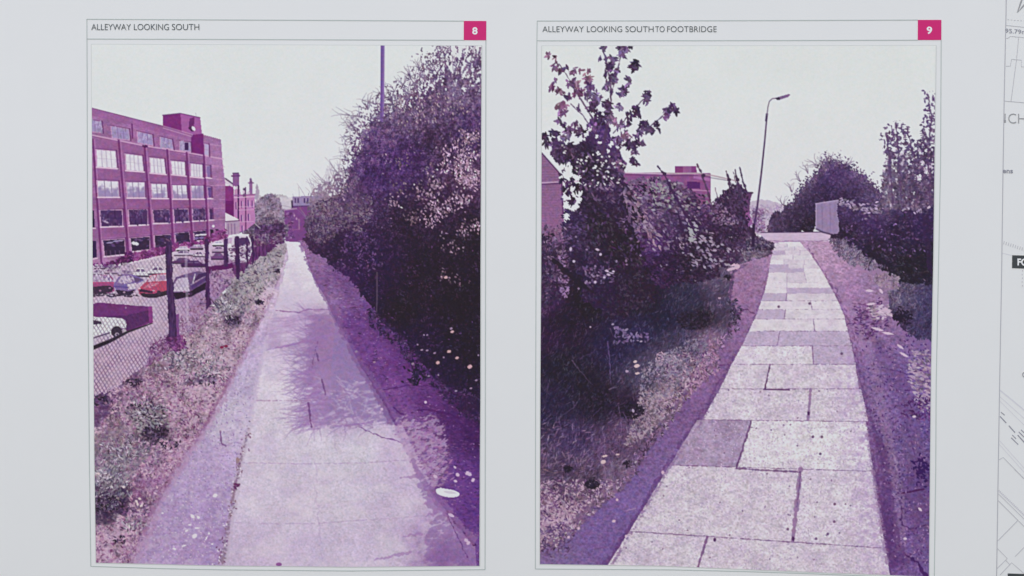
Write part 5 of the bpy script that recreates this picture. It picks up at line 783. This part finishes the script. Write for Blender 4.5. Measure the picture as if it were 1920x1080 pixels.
    mt = P.mask([(1040, 270), (1170, 300), (1190, 390), (1210, 500), (1090, 520), (1070, 400), (1090, 340)], 8); P.leaves(mt, 240, 4.4, 1.6, (66, 48, 78), .26, TRE, 1.2, 2.4); P.leaves(mt & (P.Y < 380), 120, 4.6, 1.6, (92, 68, 106), .24, TRE, 1.2, 2.2); P.leaves(mt & (P.Y < 350), 60, 2.6, 1.6, (206, 200, 210), .05, TRE, .3, 2)
    P.leaves(P.mask([(1175, 330), (1196, 390), (1206, 460), (1190, 440), (1170, 380)], 5), 60, 5, 1.9, (136, 102, 142), .2, TRE, 1., 1.4)
    P.leaves(P.mask([(1052, 390), (1100, 400), (1090, 470), (1060, 470)], 6), 110, 3.2, 1.4, (76, 56, 96), .24, TRE, .3, 2)
    P.leaves(P.mask([(1018, 420), (1060, 425), (1070, 520), (1020, 560)], 6), 300, 3.4, 1.2, (104, 74, 116), .4, BK); P.leaves(P.mask([(1016, 440), (1036, 440), (1050, 560), (1016, 580)], 6), 260, 3.6, 1.5, (62, 48, 74), .25, BK)
    P.leaves(P.mask([(1046, 480), (1060, 485), (1068, 555), (1050, 555)], 5), 70, 3.4, 1.5, (156, 112, 170), .2, BK); P.line([(1038, 488), (1062, 510), (1092, 535), (1112, 548)], [6, 8, 7, 4], (48, 40, 54), BK, .95, 2)
    P.leaves(P.mask([(1095, 500), (1150, 500), (1150, 530), (1100, 540)], 6), 70, 3, 1.4, (104, 76, 124), .3, TRE)
    for x, y, a, b in ((1070, 467, 3.4, 6), (1120, 468, 6, 3), (1126, 477, 3.4, 4), (1100, 468, 3, 2), (1080, 444, 3, 3), (1076, 490, 3.4, 4), (1138, 508, 6, 3), (1150, 509, 4, 3), (1116, 499, 3, 3), (1156, 490, 3, 4), (1174, 489, 3, 4), (1175, 496, 3, 2), (1141, 515, 6, 3), (1133, 520, 4, 3), (1098, 530, 3, 4), (1113, 518, 2.6, 3), (1106, 530, 3, 3), (1116, 529, 4, 4), (1085, 541, 3, 3), (1201, 479, 3, 3), (1146, 512, 8, 1.6)): P.splat([x], [y], a * .8, b * .7, .2, (186, 164, 198) if a > 3.2 else (140, 112, 156), TRE)
    P.leaves(P.mask([(1160, 410), (1200, 400), (1215, 470), (1190, 480)], 4), 50, 3, 1.2, (100, 70, 116), .3, TRE)
    # --- street lamp
    P.line([(1412.5, 458), (1414, 424), (1420, 386), (1428, 320), (1434, 262), (1438, 216)], [4.6, 4, 3.6, 3.2, 2.8, 2.4], (88, 60, 104), LP); P.line([(1436.5, 226), (1438, 214)], 4, (78, 54, 94), LP)
    P.line([(1438, 216), (1440, 200), (1442.5, 190), (1448, 185), (1456, 184)], 1.8, (112, 92, 126), LP)
    P.fill([(1454, 184), (1459, 182), (1480, 176), (1482, 178), (1478, 182), (1462, 187), (1457, 188)], (126, 92, 140), LP); P.fill([(1454, 184), (1461, 182), (1463, 187), (1457, 188)], (64, 44, 76), LP)
    P.line([(1412, 460), (1413, 422)], [6, 5], (58, 42, 70), LP)
    P.finish(.55, 3., keep=(LP,))
    return P

# ---------------------------------------------------------------- the sheet
LIT = np.array((.80, .827, .872))                       # light that falls on the sheet (linear, per channel)
VEIL = np.array((.008, .008, .009))                      # sheen of the paper under the sky

def ink(c):                                           # display colour of a print -> reflectance of its ink
    c = np.clip(np.asarray(c, float) / 255, 0, 1)
    l = np.where(c <= .04045, c / 12.92, ((c + .055) / 1.055) ** 2.4)
    return np.clip((l - VEIL) / LIT, .004, .9)

def bulge(x, z):                                      # the sheet does not lie quite flat: slack waves, plus a curl shaped to shade its foot and right end
    w = .0007 * np.sin(7.0 * x + 3.2 * z + .4) + .0006 * np.sin(11 * z - 5 * x) - .0013
    return w + .2 * np.clip(-.05 - z, 0, 1) ** 2 + .09 * np.clip(x - .3, 0, 1) ** 2 + .02 * np.clip(.12 - x, 0, 1) ** 2

def spot(px, py, lift=0.0):                           # a place on the sheet, measured on the photograph
    px = np.asarray(px, float); py = np.asarray(py, float)
    d = np.stack([(px - 960) / F, -(py - 540) / F, np.ones_like(px)], -1) @ ROT
    y = 0.
    for i in range(3):
        t = (DIST + y) / d[..., 2]; x = CX + t * d[..., 0]; z = CZ + t * d[..., 1]; y = bulge(x, z)
    return np.stack([x, y - lift, z], -1)

def mesh_obj(name, verts, faces, mat, parent, label=None):
    me = bpy.data.meshes.new(name); me.from_pydata([tuple(v) for v in verts], [], faces); me.update()
    o = bpy.data.objects.new(name, me); sc.collection.objects.link(o); me.materials.append(mat); o.parent = parent
    if label: o['label'] = label
    return o

def material(name, col, rough=.6, spec=.12, mottle=.012):
    m = bpy.data.materials.new(name); m.use_nodes = True; n = m.node_tree; b = n.nodes['Principled BSDF']
    b.inputs['Roughness'].default_value = rough; b.inputs['Specular IOR Level'].default_value = spec
    tc = n.nodes.new('ShaderNodeTexCoord'); no = n.nodes.new('ShaderNodeTexNoise'); no.inputs['Scale'].default_value = 55; no.inputs['Detail'].default_value = 6
    n.links.new(tc.outputs['Object'], no.inputs['Vector'])
    mr = n.nodes.new('ShaderNodeMapRange'); mr.inputs[3].default_value = 1 - mottle; mr.inputs[4].default_value = 1 + mottle
    n.links.new(no.outputs[0], mr.inputs[0])
    mul = n.nodes.new('ShaderNodeVectorMath'); mul.operation = 'SCALE'
    if col is None:
        at = n.nodes.new('ShaderNodeAttribute'); at.attribute_name = 'ink'; n.links.new(at.outputs['Color'], mul.inputs[0])
    else: mul.inputs[0].default_value = tuple(ink(col))
    n.links.new(mr.outputs[0], mul.inputs['Scale']); n.links.new(mul.outputs[0], b.inputs['Base Color'])
    bu = n.nodes.new('ShaderNodeBump'); bu.inputs['Strength'].default_value = .04; bu.inputs['Distance'].default_value = .0004
    n2 = n.nodes.new('ShaderNodeTexNoise'); n2.inputs['Scale'].default_value = 1800; n2.inputs['Detail'].default_value = 2
    n.links.new(tc.outputs['Object'], n2.inputs['Vector']); n.links.new(n2.outputs[0], bu.inputs['Height']); n.links.new(bu.outputs[0], b.inputs['Normal'])
    return m

PAPER = material('white_paper', (215, 218, 222)); LINE = material('grey_line_ink', (174, 184, 185)); FINE = material('pale_line_ink', (196, 201, 203))
TEXT = material('dark_grey_ink', (92, 98, 102)); PINK = material('magenta_ink', (196, 52, 116)); WHITE = material('unprinted_white', (246, 226, 238))
PLAN = material('plan_line_ink', (184, 186, 194)); PLAN2 = material('plan_dark_ink', (140, 142, 156)); BLACK = material('black_ink', (70, 74, 78)); PHOTO = material('photo_ink', None, .55, .12, .004)
PLANF = material('plan_faint_ink', (200, 202, 212)); PLANT = material('plan_letter_ink', (150, 152, 158))

root = bpy.data.objects.new('exhibition_sheet', None); sc.collection.objects.link(root)
root['label'] = 'white exhibition sheet with two purple alleyway prints and the edge of a site plan'
root['category'] = 'poster'

def sheet():
    xs = np.linspace(-.15, .69, 140); zs = np.linspace(-.43, .164, 100)
    X, Z = np.meshgrid(xs, zs); Y = bulge(X, Z)
    top = np.stack([X, Y, Z], -1).reshape(-1, 3); back = top + (0, .003, 0); n = len(xs); m = len(zs)
    v = np.concatenate([top, back]); N = n * m; f = []
    for j in range(m - 1):
        for i in range(n - 1):
            a = j * n + i; f.append((a, a + 1, a + n + 1, a + n)); f.append((N + a + n, N + a + n + 1, N + a + 1, N + a))
    ring = [i for i in range(n)] + [j * n + n - 1 for j in range(1, m)] + [(m - 1) * n + i for i in range(n - 2, -1, -1)] + [j * n for j in range(m - 2, 0, -1)]
    for a, b in zip(ring, ring[1:] + ring[:1]): f.append((b, a, N + a, N + b))
    o = mesh_obj('paper', v, f, PAPER, root); o.data.polygons.foreach_set('use_smooth', [True] * len(o.data.polygons))
sheet()

class Strips:                                         # ink lines: ribbons that follow the sheet
    def __init__(s): s.v = []; s.f = []
    def line(s, pts, w, lift=.00012):
        P = np.array(pts, float); q = [P[0]]
        for a, b in zip(P[:-1], P[1:]):
            k = max(int(np.hypot(*(b - a)) / 14), 1)
            for i in range(1, k + 1): q.append(a + (b - a) * i / k)
        q = np.array(q); d = np.gradient(q, axis=0); d /= np.maximum(np.linalg.norm(d, axis=1, keepdims=True), 1e-9)
        nrm = np.stack([-d[:, 1], d[:, 0]], 1) * (w / 2)
        L = spot((q + nrm)[:, 0], (q + nrm)[:, 1], lift); R = spot((q - nrm)[:, 0], (q - nrm)[:, 1], lift)
        b = len(s.v)
        for l, r in zip(L, R): s.v += [l, r]
        for i in range(len(q) - 1): s.f.append((b + 2 * i, b + 2 * i + 1, b + 2 * i + 3, b + 2 * i + 2))
        return s
    def quad(s, c, lift, n=10):
        c = np.array(c, float); b = len(s.v)
        for j in range(n + 1):
            for i in range(n + 1):
                p = (c[0] * (1 - i / n) + c[1] * i / n) * (1 - j / n) + (c[3] * (1 - i / n) + c[2] * i / n) * j / n
                s.v.append(spot(p[0], p[1], lift))
        for j in range(n):
            for i in range(n): a = b + j * (n + 1) + i; s.f.append((a, a + n + 1, a + n + 2, a + 1))
        return s
    def build(s, name, mat, parent): return mesh_obj(name, s.v, s.f, mat, parent)

def lettering(name, words, mat, parent, bold=0.0, lift=.00025):
    # words: (text, x0, x1, cap top y, baseline y, slope); each is set to its printed place and width
    V = []; Fc = []
    for text, x0, x1, yt, yb, slope in words:
        cu = bpy.data.curves.new('letters', 'FONT'); cu.body = text; cu.size = 1; cu.offset = bold; cu.resolution_u = 6
        o = bpy.data.objects.new('letters', cu); sc.collection.objects.link(o)
        cap = bpy.data.curves.new('cap', 'FONT'); cap.body = 'H'; cap.size = 1; cap.offset = bold; oc = bpy.data.objects.new('cap', cap); sc.collection.objects.link(oc)
        dg = bpy.context.evaluated_depsgraph_get(); dg.update()
        me = bpy.data.meshes.new_from_object(o.evaluated_get(dg)); mc = bpy.data.meshes.new_from_object(oc.evaluated_get(dg))
        h = max(v.co.y for v in mc.vertices)
        co = np.array([v.co for v in me.vertices]); base = len(V)
        lo, hi = co[:, 0].min(), co[:, 0].max()
        px = x0 + (co[:, 0] - lo) / (hi - lo) * (x1 - x0); py = yb - co[:, 1] / h * (yb - yt) + slope * (px - x0)
        V += list(spot(px, py, lift)); Fc += [tuple(base + i for i in p.vertices) for p in me.polygons]
        for ob in (o, oc): bpy.data.objects.remove(ob)
        for c in (cu, cap): bpy.data.curves.remove(c)
        for m_ in (me, mc): bpy.data.meshes.remove(m_)
    return mesh_obj(name, V, Fc, mat, parent)

def edge(pts, t):                                     # smooth polyline through measured points, t in 0..1
    P = np.array(pts, float); s = np.concatenate([[0], np.cumsum(np.hypot(*np.diff(P, axis=0).T))]); s /= s[-1]
    return np.stack([np.interp(t, s, P[:, 0]), np.interp(t, s, P[:, 1])], -1)

def photo_print(P, name, label, top, bottom, left, right, parent, nu, nv):
    u = np.linspace(0, 1, nu); v = np.linspace(0, 1, nv); T, B, L, R = edge(top, u), edge(bottom, u), edge(left, v), edge(right, v)
    U, V = np.meshgrid(u, v); U = U[..., None]; V = V[..., None]
    Q = (1 - V) * T[None] + V * B[None] + (1 - U) * L[:, None] + U * R[:, None] - ((1 - U) * (1 - V) * T[0] + U * (1 - V) * T[-1] + (1 - U) * V * B[0] + U * V * B[-1])
    fx = np.clip(Q[..., 0] - P.x0, 0, P.w - 1.001); fy = np.clip(Q[..., 1] - P.y0, 0, P.h - 1.001)
    ix = fx.astype(int); iy = fy.astype(int); ax = (fx - ix)[..., None]; ay = (fy - iy)[..., None]
    C = (P.C[iy, ix] * (1 - ax) + P.C[iy, ix + 1] * ax) * (1 - ay) + (P.C[iy + 1, ix] * (1 - ax) + P.C[iy + 1, ix + 1] * ax) * ay
    W = spot(Q[..., 0], Q[..., 1], .00018).reshape(-1, 3).astype(np.float32)
    col = np.concatenate([ink(C), np.ones(C.shape[:2] + (1,))], -1).reshape(-1, 4).astype(np.float32)
    lab = P.L[iy, ix][:-1, :-1].ravel()
    a = (np.arange(nv - 1)[:, None] * nu + np.arange(nu - 1)[None]).ravel(); quads = np.stack([a, a + nu, a + nu + 1, a + 1], -1)
    base = None
    for k in range(len(P.names)):
        q = quads[lab == k]
        if len(q) == 0 and k: continue
        used, inv = np.unique(q.ravel(), return_inverse=True)
        me = bpy.data.meshes.new(name if k == 0 else P.names[k])
        me.vertices.add(len(used)); me.vertices.foreach_set('co', W[used].ravel())
        me.loops.add(len(inv)); me.loops.foreach_set('vertex_index', inv.astype(np.int32).ravel())
        me.polygons.add(len(q)); me.polygons.foreach_set('loop_start', np.arange(0, 4 * len(q), 4, dtype=np.int32))
        me.update(calc_edges=True)
        at = me.color_attributes.new('ink', 'FLOAT_COLOR', 'POINT'); at.data.foreach_set('color', col[used].ravel())
        me.materials.append(PHOTO)
        o = bpy.data.objects.new(me.name, me); sc.collection.objects.link(o)
        if k == 0: base = o; o.parent = parent; o['label'] = label
        else: o.parent = base
    return base

# ---- panel 8
T8 = [(171.8, 83.4), (540, 84.8), (902.8, 86)]; B8 = [(180.2, 1054.8), (420, 1060.3), (660, 1062.7), (898.7, 1060.8)]
L8 = [(171.8, 83.4), (173.9, 480), (175.9, 700), (177.3, 860), (180.2, 1054.8)]; R8 = [(902.8, 86), (901.8, 280), (900.8, 500), (900.6, 740), (899.6, 860), (898.7, 1060.8)]
T9 = [(1016.3, 86.4), (1400, 86.2), (1754.5, 85.6)]; B9 = [(1012.5, 1057.5), (1240, 1060.6), (1490, 1071), (1741.5, 1081)]
L9 = [(1016.3, 86.4), (1015.5, 310), (1014.9, 510), (1013.6, 690), (1012.9, 860), (1012.5, 1057.5)]; R9 = [(1754.5, 85.6), (1752, 310), (1749.5, 490), (1745.4, 690), (1743.5, 860), (1741.5, 1081)]
s = Strips(); s.line([(162.7, 36), (540, 37.8), (869.7, 39.4)], 1.7).line([(911, 75), (910.7, 280), (910, 700), (909.4, 1067.9)], 1.7).line([(909.4, 1067.9), (655, 1070.4), (420, 1068.2), (300, 1065.8), (170.2, 1061.7)], 1.7).line([(170.2, 1061.7), (167.5, 860), (164.3, 480), (162.9, 36)], 1.5).line([(163, 73), (540, 74.2), (869.7, 75.4)], 1.7)
f8 = s.build('panel_border', LINE, root)
s = Strips(); s.line([(171.2, 82.8), (540, 84.2), (903.4, 85.4)], 1.5).line([(171.2, 82.8), (173.2, 480), (175.2, 700), (176.6, 860), (179.5, 1055.4)], 1.2).line([(903.6, 85.4), (902.6, 280), (901.6, 500), (901.4, 740), (900.4, 860), (899.5, 1061.4)], 1.2).line([(179.5, 1055.4), (420, 1060.9), (660, 1063.3), (899.5, 1061.4)], 1.2).build('inner_border', FINE, f8)
b8 = Strips().quad([(869.7, 39.2), (911.8, 39.3), (911.7, 75.4), (869.5, 75.2)], .00016).build('number_badge', PINK, root)
lettering('badge_numeral', [('8', 885.6, 895.4, 51.2, 64, 0)], WHITE, b8, .03)
lettering('panel_title', [('ALLEYWAY', 171.4, 245.6, 44.9, 56.2, .002), ('LOOKING', 251.2, 316.8, 44.9, 56.2, .002), ('SOUTH', 322.4, 373.6, 44.9, 56.2, .002)], TEXT, root, -.006)
# ---- panel 9
s = Strips(); s.line([(1007.2, 39.3), (1400, 38.6), (1721, 37.4)], 1.7).line([(1764.6, 75), (1763.4, 310), (1759.4, 510), (1755.2, 720), (1754.4, 880), (1751.6, 1086)], 1.7).line([(1003.7, 1066.7), (1260, 1068.2), (1400, 1071.5), (1520, 1075.4), (1620, 1079.6), (1751.6, 1086)], 1.7).line([(1007.2, 39.3), (1006.4, 90), (1005, 510), (1003.9, 860), (1003.7, 1066.7)], 1.5).line([(1007, 76.3), (1400, 76), (1721, 75.2)], 1.7)
f9 = s.build('panel_border', LINE, root)
s = Strips(); s.line([(1015.6, 85.9), (1400, 85.6), (1755.4, 85)], 1.5).line([(1015.6, 85.9), (1014.8, 310), (1014.2, 510), (1012.9, 690), (1012.2, 860), (1011.8, 1058.1)], 1.2).line([(1755.4, 85), (1753, 310), (1750.4, 490), (1746.2, 690), (1744.3, 860), (1742.3, 1081.6)], 1.2).line([(1011.8, 1058.1), (1240, 1061.2), (1490, 1071.6), (1742.3, 1081.6)], 1.2).build('inner_border', FINE, f9)
b9 = Strips().quad([(1720.9, 37.3), (1765, 37.3), (1764.9, 75), (1720.6, 75)], .00016).build('number_badge', PINK, root)
lettering('badge_numeral', [('9', 1737.4, 1747.6, 50, 63, 0)], WHITE, b9, .03)
lettering('panel_title', [('ALLEYWAY', 1017, 1094.6, 49.2, 60, .001), ('LOOKING', 1100.4, 1166.4, 49.2, 60, 0), ('SOUTH', 1172.6, 1225.4, 49.2, 60, 0), ('TO', 1228.6, 1246, 49.2, 60, 0), ('FOOTBRIDGE', 1250.8, 1343.6, 49.2, 60, 0)], TEXT, root, -.006)
# ---- the two prints
photo_print(print_alley_south(), 'photo_print', 'purple print of a concrete alley between a chain link fence and a tall hedge', T8, B8, L8, R8, root, 735, 985)
photo_print(print_alley_footbridge(), 'photo_print', 'purple print of a flagstone path with a leaning street lamp', T9, B9, L9, R9, root, 742, 998)
# ---- part of a site plan at the right edge
pl = Strips(); pl.line([(1886.6, -8), (1886.3, 20), (1882.8, 180), (1880.4, 330), (1878, 510), (1874.3, 715), (1871.4, 890), (1868.3, 1095)], 1.6)
plan = pl.build('plan_border', material('plan_border_ink', (168, 170, 180)), root)
s = Strips()
for pts, w in (([(1887, 47.5), (1960, 55)], 1.3), ([(1886, 71.5), (1890, 71.5), (1894, 68), (1960, 74)], 1.2), ([(1910, 68.6), (1906, 110), (1896.7, 180), (1895.4, 190)], 1.3), ([(1886, 124), (1894, 124), (1896.6, 111), (1915, 112.6), (1915, 125), (1960, 129)], 1.4), ([(1883.2, 189.2), (1960, 196)], 1.4), ([(1873, 862), (1881, 857.6), (1960, 938)], 1.4), ([(1870.6, 937.5), (1960, 1027)], 1.6), ([(1908, 976), (1870.6, 1014)], 1.4), ([(1869.6, 1028), (1888.5, 1047), (1869.3, 1066)], 1.5), ([(1885, 1050), (1893.4, 1058.6)], 1.5), ([(1875, 1078), (1896.7, 1055), (1930, 1084)], 1.4), ([(1960, 986), (1903, 1043.5)], 1.3), ([(1872, 926), (1960, 1012)], 1.3), ([(1902, 880), (1919, 897)], 1.2)): s.line(pts, w)
for i in range(9): s.line([(1889 + 6 * i, 36.6 + .5 * i), (1892 + 6 * i, 36.9 + .5 * i)], 1.2)
for i in range(18): a = 1881.4 + 4.3 * i; b = 452 + 1.45 * i; s.line([(a, b + 6), (a + 1.6, b)], 1.4)
for i in range(5): s.line([(1917 - .6 * (i % 2), 506 + 7 * i), (1917 - .6 * (i % 2), 509 + 7 * i)], 1.4)
for i in range(30): a = 1872 + 2.6 * i; s.line([(a, 920.6 + 2.52 * i), (a + 2.2, 918.6 + 2.52 * i)], 1.1)
s.build('plan_lines', PLAN, plan)
s = Strips()
for pts, w in (([(1874, 731), (1900, 752), (1960, 802)], 2.6), ([(1875, 744), (1960, 820)], 1.2), ([(1874, 826), (1960, 922)], 1.2), ([(1873.6, 833), (1960, 930)], 1.1), ([(1879, 474.6), (1897, 478.6)], 1.2), ([(1872, 920), (1960, 1004)], 2.4), ([(1874.6, 752), (1960, 836)], 1.)): s.line(pts, w, .00009)
s.build('plan_faint_lines', PLANF, plan)
s = Strips()
for pts, w in (([(1875, 780.5), (1886.6, 793)], 2.), ([(1891.4, 798), (1903, 811)], 2.), ([(1908, 815.5), (1922, 831)], 2.), ([(1926, 835), (1938, 848)], 2.), ([(1876.8, 772.7), (1883.7, 778.5)], 1.6), ([(1896, 820.7), (1909, 833.5)], 1.7), ([(1898, 815.5), (1905, 822.7)], 1.6), ([(1910, 809.6), (1926, 825)], 1.7), ([(1914.4, 805.8), (1926, 817)], 1.6)): s.line(pts, w, .00014)
s.build('plan_dashes', PLAN2, plan)
s = Strips(); s.line([(1919, -10), (1907.6, 23.2), (1936, -8)], 2.8, .00014).build('north_arrow', PLANT, plan)
lettering('plan_lettering', [('CH', 1890.4, 1922.6, 212.8, 231, .02)], PLANT, plan, -.012)
Strips().line([(1884.6, 213), (1884, 228)], 1.8, .00014).quad([(1882.6, 225), (1886.2, 225), (1885.8, 230), (1882.2, 230)], .00014, 2).build('plan_letter_stroke', PLANT, plan)
lettering('spot_height', [('95.79m', 1884.6, 1925, 53.4, 61.2, .07)], PLAN2, plan, 0)
lettering('plan_lettering', [('ens', 1879.8, 1899, 315.4, 324, .02)], PLAN2, plan, .02)
lettering('plan_lettering', [('C', 1916.4, 1926, 697, 707.4, 0)], PLANT, plan, .01)
Strips().quad([(1897.6, 478.4), (1985, 481), (1985, 505.5), (1897.4, 502.6)], .0002).build('plan_tag', BLACK, plan)
lettering('tag_lettering', [('FO', 1907.6, 1927, 484.6, 497, .03)], WHITE, plan, .035, .0003)
Strips().quad([(1889.3, 1075), (1985, 1078), (1985, 1102), (1889, 1099)], .0002).build('plan_tag', BLACK, plan)
